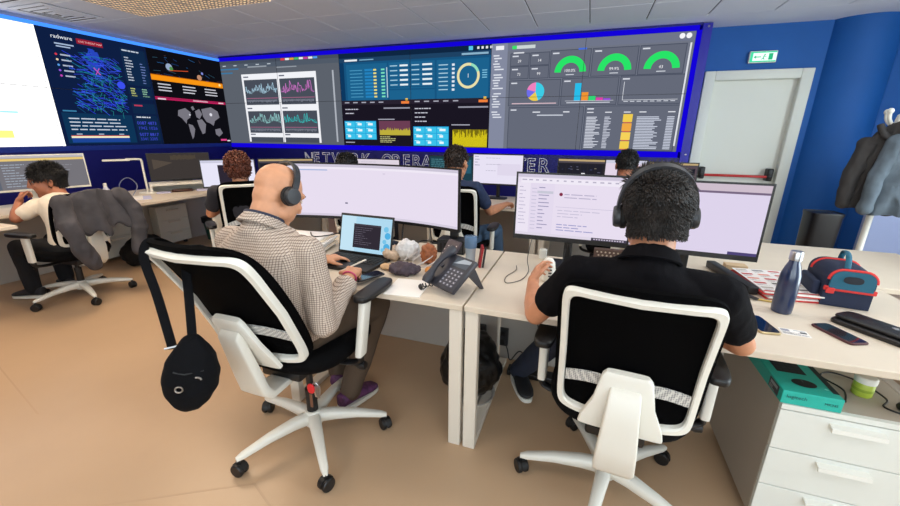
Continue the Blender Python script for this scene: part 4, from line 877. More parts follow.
hp = [(tw @ V((-.068, y, .058+.020*sin(pi*(y+.105)/.21)+(.0)))+V((0, 0, .06))) for y in [-.105+.21*k/12 for k in range(13)]]
bm = B(); tube(bm, hp, [.021, .024, .022, .017, .0145, .014, .014, .014, .0145, .017, .022, .024, .021], 12); obj('handset', bm, PH, dp, smooth=60)
pts = [V((-.068, -.11, .02))]; 
for k in range(60): a = k*.9; q = k/60; pts.append(V((-.07-.03*sin(q*pi)+.008*cos(a), -.10-.02*sin(pi*q)+.055*q*0, .012+.008*sin(a)+.0))+V((-.01*q, -.04+.08*q, 0)))
obj('coiled_cord', tube(B(), pts, .0026, 5), BLACK, dp, smooth=60)
# tumbler
tb = thing('glass_tumbler', 'tall clear tumbler with a blue tint near the desk seam', 'glass', (-.563, 1.985, DZ_)); bm = B()
lathe(bm, [(.024, 0), (.026, .004), (.034, .155), (.0325, .155), (.0245, .008), (.002, .007)], seg=28); obj('glass_wall', bm, mat('tinted_glass', (198, 214, 226), .08, alpha=.45), tb, smooth=40)
bm = B(); lathe(bm, [(.0318, .095), (.0346, .095), (.036, .157), (.0345, .158)], seg=28); obj('blue_rim', bm, mat('blue_tint', (96, 128, 164), .2, alpha=.7), tb, smooth=40)
o = obj('notebook', bb((-.006, -.035, 0), (.006, .035, .115), .002), mat('red_notebook', (150, 22, 30), .5)); o.location = (-.505, 1.96, DZ_); o.rotation_euler = (0, radians(8), radians(20)); tag(o, 'narrow dark red notebook standing beside the tumbler', 'notebook')
o = obj('marker_pen', tube(B(), [(-.478, 1.935, .742), (-.470, 1.955, .85)], .006, 10), BLACK, smooth=40); tag(o, 'black marker pen leaning upright near the red notebook', 'pen')
# black mini computer under the curved monitor
mp_ = thing('mini_computer', 'small black box computer under the right end of the curved monitor', 'computer', (-.73, 2.17, DZ_))
obj('case', bb((-.085, -.05, 0), (.085, .06, .085), .004), BLACK, mp_); obj('front_grille', bb((-.075, -.054, .01), (.075, -.049, .075)), DARKGREY, mp_)
for k in range(5): obj('grille_slot', bb((-.065+k*.028, -.056, .02), (-.05+k*.028, -.0535, .066)), BLACK, mp_)
obj('monitor_clamp', bb((-.02, .0, .0855), (.03, .03, .16), .004), BLACK, mp_)
# keypad unit leaning on the clutter
kp = thing('leaning_keypad', 'dark slab keypad with pale dots leaning behind the desk phone', 'keypad', (-.64, 1.83, DZ_), radians(-32)); tk = RX(radians(52))
bm = B(); box(bm, tk @ V((0, .0, .008))+V((0, 0, .075)), (.10, .19, .014), tk, .004); obj('keypad_body', bm, mat('aubergine_plastic', (52, 40, 52), .5), kp)
c = Canvas(100, 190, lambda x, y, d: (tk @ V((-.05+x/1000, .095-y/1000, .0155+d)))+V((0, 0, .075)))
for k in range(22): x, y = random.uniform(8, 92), random.uniform(8, 180); c.arc(x, y, 0, 3.2, 0, 360, (206, 196, 190), 1, 8)
c.build('dot_print', M_PRINT, kp)
CL = mat('clear_plastic', (206, 204, 202), .3, var=.15, scale=60); 
o = link('plastic_bag', lump((-.92, 1.93, DZ_+.055), (.07, .06, .06), .016, 30, 1, .007, DZ_+.001), CL); tag(o, 'crumpled clear plastic bag right of the laptop', 'plastic bag')
o = link('plastic_wrap', lump((-1.0, 1.90, DZ_+.035), (.05, .06, .035), .014, 34, 5, .007, DZ_+.001), mat('beige_wrap', (190, 166, 142), .5, var=.2, scale=50)); tag(o, 'crumpled beige wrapper close to the laptop edge', 'wrapper')
o = link('orange_pouch', lump((-.775, 1.89, DZ_+.06), (.042, .035, .06), .012, 40, 8, .006, DZ_+.001), mat('rust_brown', (150, 84, 44), .5, var=.3, scale=60)); tag(o, 'rust brown crumpled pouch behind the desk phone', 'pouch')
o = link('orange_wrapper', lump((-.70, 1.75, DZ_+.018), (.04, .035, .018), .010, 44, 11, .006, DZ_+.001), mat('amber_wrapper', (198, 128, 52), .5, var=.25, scale=60)); tag(o, 'amber wrapper lying left of the handset', 'wrapper')
o = link('glasses_pouch', lump((-.835, 1.70, DZ_+.030), (.085, .05, .030), .016, 24, 13, .007, DZ_+.001), mat('plum_fabric', (64, 52, 62), .7, var=.3, scale=40)); tag(o, 'dark plum soft pouch between laptop and note sheets', 'pouch')
o = link('cloth_scrap', lump((-.93, 1.74, DZ_+.014), (.06, .04, .014), .010, 40, 17, .007, DZ_+.001), mat('tan_scrap', (196, 160, 120), .7, var=.2, scale=40)); tag(o, 'tan paper scrap beside the plum pouch', 'paper scrap')
for k in range(2):
    x0 = -.90+.05*k; cable(('white cable looping by the plastic bag', 'white cable crossing the plum pouch', 'white cable under the rust pouch', 'white cable beside the leaning keypad', 'white cable curling behind the phone')[k], [(x0, 1.98-.02*k, .78), (x0+.05, 1.90, .80+.01*k), (x0+.02, 1.80, .776), (x0+.10, 1.74+.01*k, .77), (x0+.16, 1.82, .80), (x0+.14, 1.95, .79)], .0028, mat('white_cable', (200, 192, 186), .5), group='white cables in the desk clutter')
cable('black cable hanging from the curved monitor', [(-1.02, 2.10, .93), (-1.03, 2.09, .85), (-1.01, 2.06, .76), (-.9, 2.05, .744)], .004)
cable('black cable arching from the mini computer', [(-.79, 2.10, .80), (-.86, 2.02, .835), (-.92, 1.98, .80)], .004)
# ================================================================== THINGS AT THE RIGHT AND LEFT EDGES
tb = thing('waste_bin', 'tall black bin standing before the blue column', 'bin', (2.24, 4.75, 0))
bm = B(); rr = [[V((x*k, y*k, z)) for x, y in sloop(.125, .12, 6, 32)] for z, k in ((0, .86), (.01, .9), (.70, 1.0), (.72, 1.04), (.74, 1.04), (.74, .98), (.70, .96), (.05, .86))]
rings(bm, rr); obj('bin_body', bm, mat('bin_black', (12, 13, 20), .4), tb, smooth=40); bm = B(); slab(bm, (0, 0, 0), .125, .12, .715, .735, 6, 32, r=.004); obj('bin_lid', bm, BLACK, tb, smooth=40)
cr_ = thing('coat_stand', 'white coat stand hung with jackets by the column', 'coat stand', (2.16, 3.95, 0))
obj('pole', tube(B(), [(0, 0, .03), (0, 0, 1.60)], .022, 14), WHITE, cr_, smooth=50)
for k in range(4):
    a = k*pi/2+.4; d = V((cos(a), sin(a), 0)); obj('base_foot', tube(B(), [V((0, 0, .05)), d*.12+V((0, 0, .04)), d*.26+V((0, 0, .012))], [.018, .014, .011], 8), WHITE, cr_, smooth=50)
    obj('hook', tube(B(), spline([V((0, 0, 1.52)), d*.06+V((0, 0, 1.53)), d*.10+V((0, 0, 1.57)), d*.11+V((0, 0, 1.62))], 4), .012, 8), WHITE, cr_, smooth=50)
    cap_ = B(); ell(cap_, d*.11+V((0, 0, 1.625)), (.02, .02, .022)); obj('hook_knob', cap_, WHITE, cr_, smooth=60)
obj('crown', lathe(B(), [(.03, 1.50), (.035, 1.56), (.028, 1.60), (.01, 1.615)], seg=14), WHITE, cr_, smooth=50)
def hung_jacket(name, label, c, w, h, col, seed, yaw):
    t = thing(name, label, 'jacket', c, yaw); bm = B()
    rr = []
    for k in range(9):
        q = k/8; hw = w*(.25+.75*min(1, q*2.2)**.6)/2*(1+.1*q); dp = .05+.035*q
        rr.append([V((x, y*(1+.25*sin(9*math.atan2(y, x)+k)), -q*h)) for x, y in sloop(hw, dp, 2.6, 36)])
    rings(bm, rr); me = remesh(bm, .012, 2); wrinkle(me, .010, 7, seed)
    displace(me, lambda p: .016*sin(p[0]*42/(1+1.2*min(1, -p[2]/h))+1.2*noise.noise(V((p[0]*5, p[1]*5, p[2]*3)))))
    link('jacket_body', me, col, t)
    for s in (-1, 1):
        bm = B(); cap(bm, (s*w*.42, 0, -.16), .06, (s*w*.56, -.04, -h*.62), .055); cap(bm, (s*w*.56, -.04, -h*.62), .055, (s*w*.58, -.06, -h*.93), .046); me = remesh(bm, .012, 2); wrinkle(me, .014, 12, seed+3); link('sleeve', me, col, t)
    bm = B(); tube(bm, spline([(-.09, -.03, -.02), (-.06, -.06, -.09), (0, -.07, -.12), (.06, -.06, -.09), (.09, -.03, -.02)], 5), .022, 8); obj('collar', bm, col, t, smooth=60)
    return t
DEN = mat('grey_blue_cloth', (92, 104, 114), .85, var=.15, scale=14, bump=.3, bscale=200); BRN = mat('charcoal_brown_cloth', (54, 51, 50), .85, var=.15, scale=14, bump=.3, bscale=200)
hung_jacket('jacket', 'charcoal brown jacket hanging on the left of the coat stand', (2.13, 3.92, 1.55), .30, .66, BRN, 2, radians(-20))
hung_jacket('jacket', 'grey blue jacket hanging in front on the coat stand', (2.27, 3.78, 1.57), .38, .70, DEN, 6, radians(-25))
fz = thing('side_cabinet', 'white low cabinet at the right edge behind the desk', 'cabinet', (1.96, 2.60, 0), radians(-6)); obj('cabinet_body', bb((0, 0, .0), (.5, .5, .92), .006), WHITE, fz); obj('cabinet_door', bb((.005, -.018, .06), (.495, -.001, .915), .004), DESKLEG, fz); obj('door_handle', bb((.03, -.035, .6), (.045, -.0185, .72), .003), METAL, fz)
pn = thing('partition_screen', 'pale lilac partition screen behind the coat stand', 'partition', (2.35, 4.9, 0)); obj('screen_panel', bb((.30, 0, .1), (1.2, .04, 1.05), .005), mat('lilac_panel', (150, 162, 200), .6), pn)
for x in (.36, 1.12): obj('screen_foot', bb((x, -.15, 0), (x+.04, .19, .1), .004), METAL, pn)
o = obj('poster_board', bb((0, 0, 0), (.3, .02, .22)), mat('sky_blue_card', (70, 150, 214), .6)); o.location = (2.78, 4.86, 1.051); tag(o, 'sky blue card standing on the lilac partition', 'card')
# left side: spray bottle and cables by lamp, bag, bin
sb = thing('spray_bottle', 'clear plastic bottle with white cap on the side desk', 'bottle', (-4.62, 2.60, DZ_)); bm = B(); lathe(bm, [(.03, 0), (.035, .01), (.035, .11), (.014, .15)], seg=18); obj('bottle_body', bm, mat('milky_plastic', (196, 198, 214), .3), sb, smooth=40); bm = B(); lathe(bm, [(.014, .15), (.016, .151), (.016, .18), (.012, .185)], seg=14); obj('bottle_cap', bm, WHITE, sb, smooth=40)
cable('pale cable loop beside the clear bottle', [(-4.70, 2.75, .75), (-4.72, 2.80, .90), (-4.70, 2.88, .95), (-4.68, 2.94, .86), (-4.66, 2.86, .76)], .005, mat('grey_cable', (110, 116, 140), .5))
sheet_stack('paper_stack', 'lilac tinted papers spread on the side desk below the lamp', (-4.52, 2.80, DZ_+.0005), radians(60), .21, .29, 3, [PAPER, mat('lilac_paper', (196, 196, 226), .7)], .004, 'papers', .05)
o = link('backpack', lump((-4.66, 2.86, .14), (.19, .22, .16), .03, 7, 21, .02, .002), mat('black_bag_cloth', (12, 12, 14), .85)); tag(o, 'black bag slumped on the floor under the side desk', 'bag')
o = link('black_bundle', lump((-4.80, 2.55, .60), (.10, .20, .06), .015, 12, 23, .015), mat('black_bag_cloth', (12, 12, 14), .85))
tag(o, 'black bundle tucked under the top of the side desk', 'bundle')
gb = thing('waste_bin', 'dark green bin under the far end of the side desk', 'bin', (-4.86, 3.93, 0)); bm = B(); lathe(bm, [(.10, 0), (.13, .30), (.136, .31), (.128, .31), (.10, .02)], seg=24); obj('bin_body', bm, mat('green_bin', (20, 78, 66), .4), gb, smooth=40); bm = B(); lathe(bm, [(.126, .24), (.141, .24), (.143, .31), (.13, .312)], seg=24); obj('bin_rim', bm, BLACK, gb, smooth=40)
# ================================================================== PEOPLE
def skinmat(name, rgb): return mat(name, rgb, .5, var=.06, scale=30, bump=.08, bscale=200)
def hframe(pos, az, pitch, roll=0):
    az, pitch, roll = radians(az), radians(pitch), radians(roll)
    f = V((sin(az)*cos(pitch), cos(az)*cos(pitch), -sin(pitch))); r = V((cos(az), -sin(az), 0)); u = r.cross(f)
    r, u = r*cos(roll)+u*sin(roll), u*cos(roll)-r*sin(roll)
    return Matrix(((r.x, f.x, u.x, pos[0]), (r.y, f.y, u.y, pos[1]), (r.z, f.z, u.z, pos[2]), (0, 0, 0, 1)))
def head_pieces(bm, HM, k=1.0):
    R3 = HM.to_3x3(); P = lambda x, y, z: HM @ V((x*k, y*k, z*k))
    ell(bm, P(0, -.014, .034), (.077*k, .097*k, .086*k), R3); ell(bm, P(0, .032, -.03), (.063*k, .063*k, .082*k), R3); ell(bm, P(0, -.045, -.02), (.062*k, .05*k, .06*k), R3)
    ell(bm, P(0, .062, -.098), (.028*k, .027*k, .022*k), R3)
    for s in (-1, 1):
        ell(bm, P(s*.046, .015, -.068), (.018*k, .032*k, .028*k), R3); ell(bm, P(s*.036, .074, -.018), (.020*k, .018*k, .018*k), R3)
        cap(bm, P(s*.012, .086, .034), .013*k, P(s*.042, .074, .034), .011*k, 10); ell(bm, P(s*.012, .100, -.028), (.009*k, .010*k, .008*k), R3)
        E3 = R3 @ RZ(s*.35); ell(bm, P(s*.082, -.006, -.004), (.011*k, .019*k, .033*k), E3); ell(bm, P(s*.080, -.004, -.030), (.009*k, .011*k, .012*k), E3)
    cap(bm, P(0, .092, .026), .009*k, P(0, .111, -.020), .0125*k, 10); cap(bm, P(-.02, .082, -.060), .008*k, P(.02, .082, -.060), .008*k, 8); cap(bm, P(-.016, .080, -.071), .009*k, P(.016, .080, -.071), .009*k, 8)
def hand_pieces(bm, w, d, n, thumb, curl=(.35, .5, .4), spread=.10, k=1.0):
    """w wrist, d finger direction, n back-of-hand direction, thumb side vector sign (+1: d x n side)"""
    d = V(d).normalized(); n = V(n); n = (n-d*n.dot(d)).normalized(); s = d.cross(n)*thumb; w = V(w)
    cap(bm, w, .026*k, w+d*.03*k, .026*k)
    for q in (-.026, -.009, .009, .026): cap(bm, w+d*.02*k+s*q*.75*k, .015*k, w+d*.084*k+s*q*k, .0125*k, 10)
    for i, (q, L) in enumerate(((.029, .9), (.010, 1.0), (-.009, .94), (-.027, .76))):
        p = w+d*.086*k+s*q*k; a = 0; fd = (d+s*(q/.029)*spread).normalized(); r = .0088
        for j, l_ in enumerate((.043, .027, .021)):
            a += curl[j]*(1+.12*i); dr = fd*cos(a)-n*sin(a); p2 = p+dr*l_*L*k; cap(bm, p, r*k, p2, (r-.0008)*k, 8); p = p2; r -= .0008
    p = w+d*.022*k+s*.026*k
    for td, l_, r in (((d*.62+s*.62-n*.35), .040, .0125), ((d*.85+s*.25-n*.45), .030, .0105), ((d*.9+s*.02-n*.4), .024, .009)):
        p2 = p+td.normalized()*l_*k; cap(bm, p, r*k, p2, (r-.001)*k, 8); p = p2
def torso_rings(J, g):
    hip, nk = V(J['hip']), V(J['neck']); sl, sr = V(J['shL']), V(J['shR']); ax = (sr-sl).normalized(); up = (nk-hip).normalized()
    ax = (ax-up*ax.dot(up)).normalized(); dp = up.cross(ax)
    bow = J.get('bow', -.03); rr = []; sw = (sr-sl).length/2
    for q, hw, hd in ((-.10, .13, .09), (-.02, .168, .118), (.15, .172, .122), (.35, .165, .118), (.55, .172, .120), (.72, .182, .122), (.86, .172, .108), (.95, .130, .085), (1.02, .075, .066)):
        c = hip.lerp(nk, q)+dp*bow*sin(pi*min(max(q, 0), 1)); kk = J.get('girth', 1.0)
        rr.append([c+ax*(x*kk)+dp*(y*kk) for x, y in sloop(hw+g, hd+g, 2.5, 28)])
    return rr
def person(label, base, J, HM, skin, top, legs, shoe, sleeve='short', vox=.006, hair=None, hands=(None, None), hk=1.0, topname='shirt', collar=None, wr=.004, extra=None, eyes=True, headless=False):
    t = thing('person', label, 'person', base)
    g = {k: V(v) if isinstance(v, (tuple, list, V)) else v for k, v in J.items()}
    # ---- body, one continuous surface
    bm = B(); head_pieces(bm, HM, hk); hc = HM @ V((0, -.025*hk, -.055*hk))
    cap(bm, hc, .058*hk, g['neck']+V((0, 0, .0)), .060*hk); rings(bm, torso_rings(g, -.016))
    for S_ in 'LR':
        cap(bm, g['sh'+S_], .048, g['el'+S_], .040); cap(bm, g['el'+S_], .041, g['el'+S_].lerp(g['wr'+S_], .35), .042); cap(bm, g['el'+S_].lerp(g['wr'+S_], .35), .042, g['wr'+S_], .026)
        cap(bm, g['neck'].lerp(g['hip'], .12), .05, g['sh'+S_], .045)
        cap(bm, g['hip'], .09, g['kn'+S_], .055); cap(bm, g['kn'+S_], .052, g['an'+S_], .036)
        h = hands[0 if S_ == 'L' else 1]
        if h is None:
            d = (g['wr'+S_]-g['el'+S_]); d.z *= .2; h = dict(d=d, n=(0, 0, 1))
        hand_pieces(bm, g['wr'+S_], h['d'], h['n'], (1 if S_ == 'L' else -1)*h.get('flip', 1), h.get('curl', (.35, .5, .4)))
    me = remesh(bm, vox, 3); link('body', me, skin, t, True)
    # ---- clothes
    bm = B(); rings(bm, torso_rings(g, .004))
    for S_ in 'LR':
        cap(bm, g['neck'].lerp(g['hip'], .10), .062, g['sh'+S_], .062); cap(bm, g['sh'+S_], .066, g['sh'+S_].lerp(g['el'+S_], .5), .059)
        if sleeve == 'short': cap(bm, g['sh'+S_], .064, g['sh'+S_].lerp(g['el'+S_], .60), .061)
        else:
            cap(bm, g['sh'+S_], .064, g['el'+S_], .054); cap(bm, g['el'+S_], .054, g['el'+S_].lerp(g['wr'+S_], .4), .053); cap(bm, g['el'+S_].lerp(g['wr'+S_], .4), .053, g['el'+S_].lerp(g['wr'+S_], .72), .045)
    if collar: nk_ = g['neck']; cc = nk_.lerp(hc, .26); cap(bm, nk_+V((0, 0, -.02)), .085, cc, .068)
    me = remesh(bm, vox+.001, 2); wrinkle(me, wr, 11, len(label)); wrinkle(me, wr*.5, 30, len(label)+3); link(topname, me, top, t, True)
    if collar:
        c0 = g['neck'].lerp(hc, .34); ax = (g['shR']-g['shL']).normalized(); up = (hc-g['neck']).normalized(); fw = up.cross(ax); bm = B(); rr = []
        for k in range(25):
            a = 2*pi*k/24+pi/2; c_ = c0+ax*(.068*cos(a))+fw*(.072*sin(a)); dn = (ax*cos(a)+fw*sin(a))
            rr.append([c_+up*.012-dn*.004, c_+up*.014+dn*.003, c_+dn*.020-up*.022, c_+dn*.014-up*.026, c_-up*.018])
        J['cf'] = (c0, ax, fw, up)
        rings(bm, rr, cap=False); obj('collar', bm, collar, t, True, 60)
    bm = B(); ell(bm, g['hip']+V((0, 0, -.01)), (.165, .14, .105))
    for S_ in 'LR':
        s = 1 if S_ == 'R' else -1; ax = (g['shR']-g['shL']).normalized(); hj = g['hip']+ax*s*.085
        cap(bm, hj, .098, g['kn'+S_], .070); cap(bm, g['kn'+S_], .070, g['kn'+S_].lerp(g['an'+S_], .5), .066); cap(bm, g['kn'+S_].lerp(g['an'+S_], .5), .066, g['an'+S_]+V((0, 0, .01)), .056)
    me = remesh(bm, .010, 2); wrinkle(me, .006, 9, 5); link('trousers', me, legs, t, True)
    for S_ in 'LR':
        a = g['an'+S_]; fd = V((g['kn'+S_].x-g['hip'].x, g['kn'+S_].y-g['hip'].y, 0)).normalized(); fd = V(J.get('foot'+S_, fd)).normalized(); z = a.z-.075; bm = B()
        def fp(y, zz): return V((a.x, a.y, 0))+fd*y+V((0, 0, zz+z))
        sd = fd.cross(V((0, 0, 1))); rr = []
        for y, hw, z0, z1 in ((-.075, .018, .028, .065), (-.065, .034, .02, .088), (-.02, .038, .02, .098), (.03, .039, .02, .094), (.08, .045, .02, .074), (.13, .046, .02, .060), (.165, .036, .02, .048), (.18, .016, .024, .036)):
            rr.append([fp(y, (z0+z1)/2)+sd*x+V((0, 0, q)) for x, q in sloop(hw, (z1-z0)/2, 2.6, 16)])
        rings(bm, rr); sh = obj('shoe', bm, shoe[0], t, True, 50)
        bm = B(); rr = [[fp(y+.052, 0)+sd*x+V((0, 0, zz)) for x, y in [(px, py) for py, px in sloop(.135, .044, 2.8, 24)]] for zz in (.0, .022)]
        rings(bm, rr); obj('sole', bm, shoe[1], sh, True, 40)
    if eyes:
        R3 = HM.to_3x3()
        for s in (-1, 1):
            bm = B(); ell(bm, HM @ V((s*.032*hk, .080*hk, .012*hk)), (.012*hk, .006*hk, .007*hk), R3, 12); e = obj('eye', bm, mat('eye_white', (226, 220, 214), .2), t, True, 60)
            bm = B(); ell(bm, HM @ V((s*.033*hk, .0852*hk, .012*hk)), (.005*hk, .002*hk, .005*hk), R3, 10); obj('iris', bm, mat('eye_dark', (40, 26, 18), .2), e, True, 60)
            bm = B(); cap(bm, HM @ V((s*.014*hk, .098*hk, .036*hk)), .004, HM @ V((s*.048*hk, .080*hk, .036*hk)), .003, 8); obj('eyebrow', bm, mat('brow_brown', (52, 36, 28), .8), t, True, 60)
    if hair: hair(t, HM, hk)
    if extra: extra(t, HM, hk)
    return t
def hair_tufts(col, n, L, shell, front=.055, low=-.055, flow=(0, -.5, .2), lift=.5, jit=.35, r=.004, seed=1, blobs=None, side=.0, down=1.0, spike=1.0):
    def f(t, HM, k):
        rnd = random.Random(seed); bm = B(); R3 = HM.to_3x3(); sx, sy, sz = shell
        ell(bm, HM @ V((0, -.020*k, .040*k)), (sx*k, sy*k, sz*k), R3); ell(bm, HM @ V((0, -.052*k, -.012*k)), (sx*.84*k, .055*k, (.055-low-.02)*k), R3)
        me = remesh(bm, .006, 2)
        # keep the face free
        b2 = B(); b2.from_mesh(me); bpy.data.meshes.remove(me); HI = HM.inverted(); kill = []
        for v in b2.verts:
            p = (HI @ v.co)/k
            if (p.y > front and p.z < .085) or (p.y > -.01-side and p.z < .020) or p.z < low: kill.append(v)
        bmesh.ops.delete(b2, geom=kill, context='VERTS')
        for _ in range(n):
            a = rnd.uniform(0, 2*pi); zz = rnd.uniform(-.8, 1); q = math.sqrt(1-zz*zz); nrm = V((q*cos(a), q*sin(a), zz)); p = V((0, -.020, .040))+V((nrm.x*sx, nrm.y*sy, nrm.z*sz))
            if zz < .1 and sin(a) < .1: z_ = .0488+(zz-.1)*.125; w_ = math.sqrt(max(0, 1-((z_-.04)/sz)**2)); p = V((cos(a)*max(sx*.86, sx*w_), min(-.050+sin(a)*.057, -.020+sin(a)*sy*w_), z_)); nrm = V((cos(a), sin(a), -.15)).normalized()
            if (p.y > front and p.z < .08) or (p.y > .0-side and p.z < .028) or p.z < low: continue
            td = V((0, 0, -1))+nrm*nrm.z; wt_ = 1 if zz < .55 else max(0, (.9-zz)/.35)
            lo_ = zz < .1 and sin(a) < .1
            d = (nrm*lift*(1.6-wt_)*(.25 if lo_ else 1)+td*wt_*down+V(flow)*(1-.6*wt_)+V((rnd.gauss(0, jit), rnd.gauss(0, jit), rnd.gauss(0, jit)))).normalized(); l_ = L*rnd.uniform(.6, 1.2)*(spike if zz > .5 and p.y > -.01 else 1)*(.6 if lo_ else 1)
            s, u = frame_of(d); base = [HM @ ((p-nrm*.003+(s*cos(x)+u*sin(x))*r)*k) for x in (0, 2.1, 4.2)]; mid = [HM @ ((p+d*l_*.55+nrm*.004+(s*cos(x)+u*sin(x))*r*.6)*k) for x in (0, 2.1, 4.2)]; tip = b2.verts.new(HM @ ((p+d*l_-nrm*.002)*k))
            bv = [b2.verts.new(x) for x in base]; mv = [b2.verts.new(x) for x in mid]
            for i in range(3): j = (i+1) % 3; b2.faces.new((bv[i], bv[j], mv[j], mv[i])); b2.faces.new((mv[i], mv[j], tip))
        me = bpy.data.meshes.new('hair'); b2.to_mesh(me); b2.free(); me.polygons.foreach_set('use_smooth', [True]*len(me.polygons)); link('hair', me, col, t, True)
    return f
def hair_curly(col, n, seed=3):
    def f(t, HM, k):
        rnd = random.Random(seed); bm = B(); R3 = HM.to_3x3(); ell(bm, HM @ V((0, -.03, .025)), (.082, .092, .086), R3)
        for _ in range(n):
            a = rnd.uniform(0, 2*pi); zz = rnd.uniform(-.95, 1); q = math.sqrt(1-zz*zz); p = V((q*cos(a)*.090, -.03+q*sin(a)*.098, .025+zz*.094-(.02 if zz < 0 else 0)))
            if p.y > .06 and p.z < .08: continue
            pts = []; ax = V((rnd.gauss(0, 1), rnd.gauss(0, 1), -1)).normalized(); s, u = frame_of(ax)
            for j in range(9): an = j*1.5; pts.append(HM @ (p+ax*(j-4)*.006+(s*cos(an)+u*sin(an))*.010))
            tube(bm, pts, .0055, 5)
        obj('hair', bm, col, t, True, 60)
    return f
def headset(label, HM, k, tilt=0, mic=False, yoff=0, wide=.094, top=.134):
    t = thing('headset', label, 'headset', mw=HM); HS = mat('headset_dark', (44, 46, 50), .45); PADM = mat('ear_pad_black', (14, 14, 15), .7); T3 = RX(radians(tilt)); bm = B(); rr = []
    for i in range(25):
        a = pi*i/24; c_ = V((wide*k*cos(a), yoff, .005+(top*k)*sin(a)**.8 if sin(a) > 0 else .005)); n_ = V((cos(a), 0, sin(a)))
        rr.append([T3 @ (c_+n_*x+V((0, y, 0))) for x, y in ((-.004, -.013), (.005, -.013), (.005, .013), (-.004, .013))])
    rings(bm, rr); obj('headband', bm, HS, t, smooth=40)
    for s in (-1, 1):
        M3 = T3 @ RY(s*pi/2); bm = B(); lathe(bm, [(.012, .030), (.030, .028), (.034, .020), (.034, .010)], T3 @ V((s*(wide-.016)*k, yoff, -.004)), 24, M3); e = obj('ear_cup', bm, HS, t, smooth=40)
        bm = B(); lathe(bm, [(.034, .009), (.038, .006), (.038, -.006), (.030, -.010), (.012, -.008)], T3 @ V((s*(wide-.016)*k, yoff, -.004)), 24, M3); obj('ear_pad', bm, PADM, e, smooth=40)
    if mic: obj('microphone_arm', tube(B(), spline([V((wide*k, .01, -.03)), V((.09*k, .06, -.06)), V((.05*k, .11, -.075))], 5), .003, 6), HS, t, smooth=60)
    return t
def seated(hub, az, seat, head, lean=.06, width=.19, armz=.77, reach=.48):
    a = radians(az); f = V((sin(a), cos(a), 0)); r = V((cos(a), -sin(a), 0)); h = V((hub[0], hub[1], 0)); nk = V((head[0], head[1], head[2]-.145))-f*.05
    J = dict(hip=h-f*.06+V((0, 0, seat+.09)), neck=nk, shL=nk-r*width+V((0, 0, -.055))+f*.01, shR=nk+r*width+V((0, 0, -.055))+f*.01)
    for S_, s in (('L', -1), ('R', 1)):
        J['el'+S_] = V((nk.x, nk.y, armz+.0))+r*s*(width+.055)+f*.10; J['wr'+S_] = V((nk.x, nk.y, armz+.02))+r*s*.13+f*(.10+.25)
        J['kn'+S_] = h+r*s*.13+f*.38+V((0, 0, seat+.09)); J['an'+S_] = h+r*s*.13+f*.36+V((0, 0, .085))
    return J
SK1 = skinmat('skin_bald_man', (206, 148, 112)); SK2 = skinmat('skin_tan', (190, 130, 96)); SK3 = skinmat('skin_brown', (168, 108, 80))
# checked shirt
CHK = bpy.data.materials.new('checked_shirt'); CHK.use_nodes = True; nt = CHK.node_tree; pb = nt.nodes['Principled BSDF']; pb.inputs['Roughness'].default_value = .9
tc = nt.nodes.new('ShaderNodeTexCoord'); sp = nt.nodes.new('ShaderNodeSeparateXYZ'); nt.links.new(tc.outputs['Object'], sp.inputs[0])
geo = nt.nodes.new('ShaderNodeNewGeometry'); sn = nt.nodes.new('ShaderNodeSeparateXYZ'); nt.links.new(geo.outputs['Normal'], sn.inputs[0])
def mnode(op, a, b=None):
    n = nt.nodes.new('ShaderNodeMath'); n.operation = op
    for i, v in enumerate((a, b)):
        if v is None: continue
        if isinstance(v, (int, float)): n.inputs[i].default_value = v
        else: nt.links.new(v, n.inputs[i])
    return n.outputs[0]
def stripe(coord, fr, duty): return mnode('LESS_THAN', mnode('FRACT', mnode('ADD', mnode('MULTIPLY', coord, fr), 100)), duty)
side = mnode('GREATER_THAN', mnode('ABSOLUTE', sn.outputs[0]), .72)
hx = nt.nodes.new('ShaderNodeMix'); hx.data_type = 'FLOAT'; nt.links.new(side, hx.inputs[0]); nt.links.new(sp.outputs[0], hx.inputs[2]); nt.links.new(sp.outputs[1], hx.inputs[3])
ln = mnode('ADD', mnode('MULTIPLY', stripe(hx.outputs[0], 118, .3), .5), mnode('MULTIPLY', stripe(sp.outputs[2], 118, .3), .5))
cr = nt.nodes.new('ShaderNodeValToRGB'); cr.color_ramp.interpolation = 'LINEAR'
cr.color_ramp.elements[0].position = 0; cr.color_ramp.elements[0].color = (*lin((204, 189, 174)), 1); cr.color_ramp.elements[1].position = 1; cr.color_ramp.elements[1].color = (*lin((104, 90, 86)), 1)
e2 = cr.color_ramp.elements.new(.5); e2.color = (*lin((150, 132, 120)), 1)
nt.links.new(ln, cr.inputs['Fac']); nt.links.new(cr.outputs['Color'], pb.inputs['Base Color'])
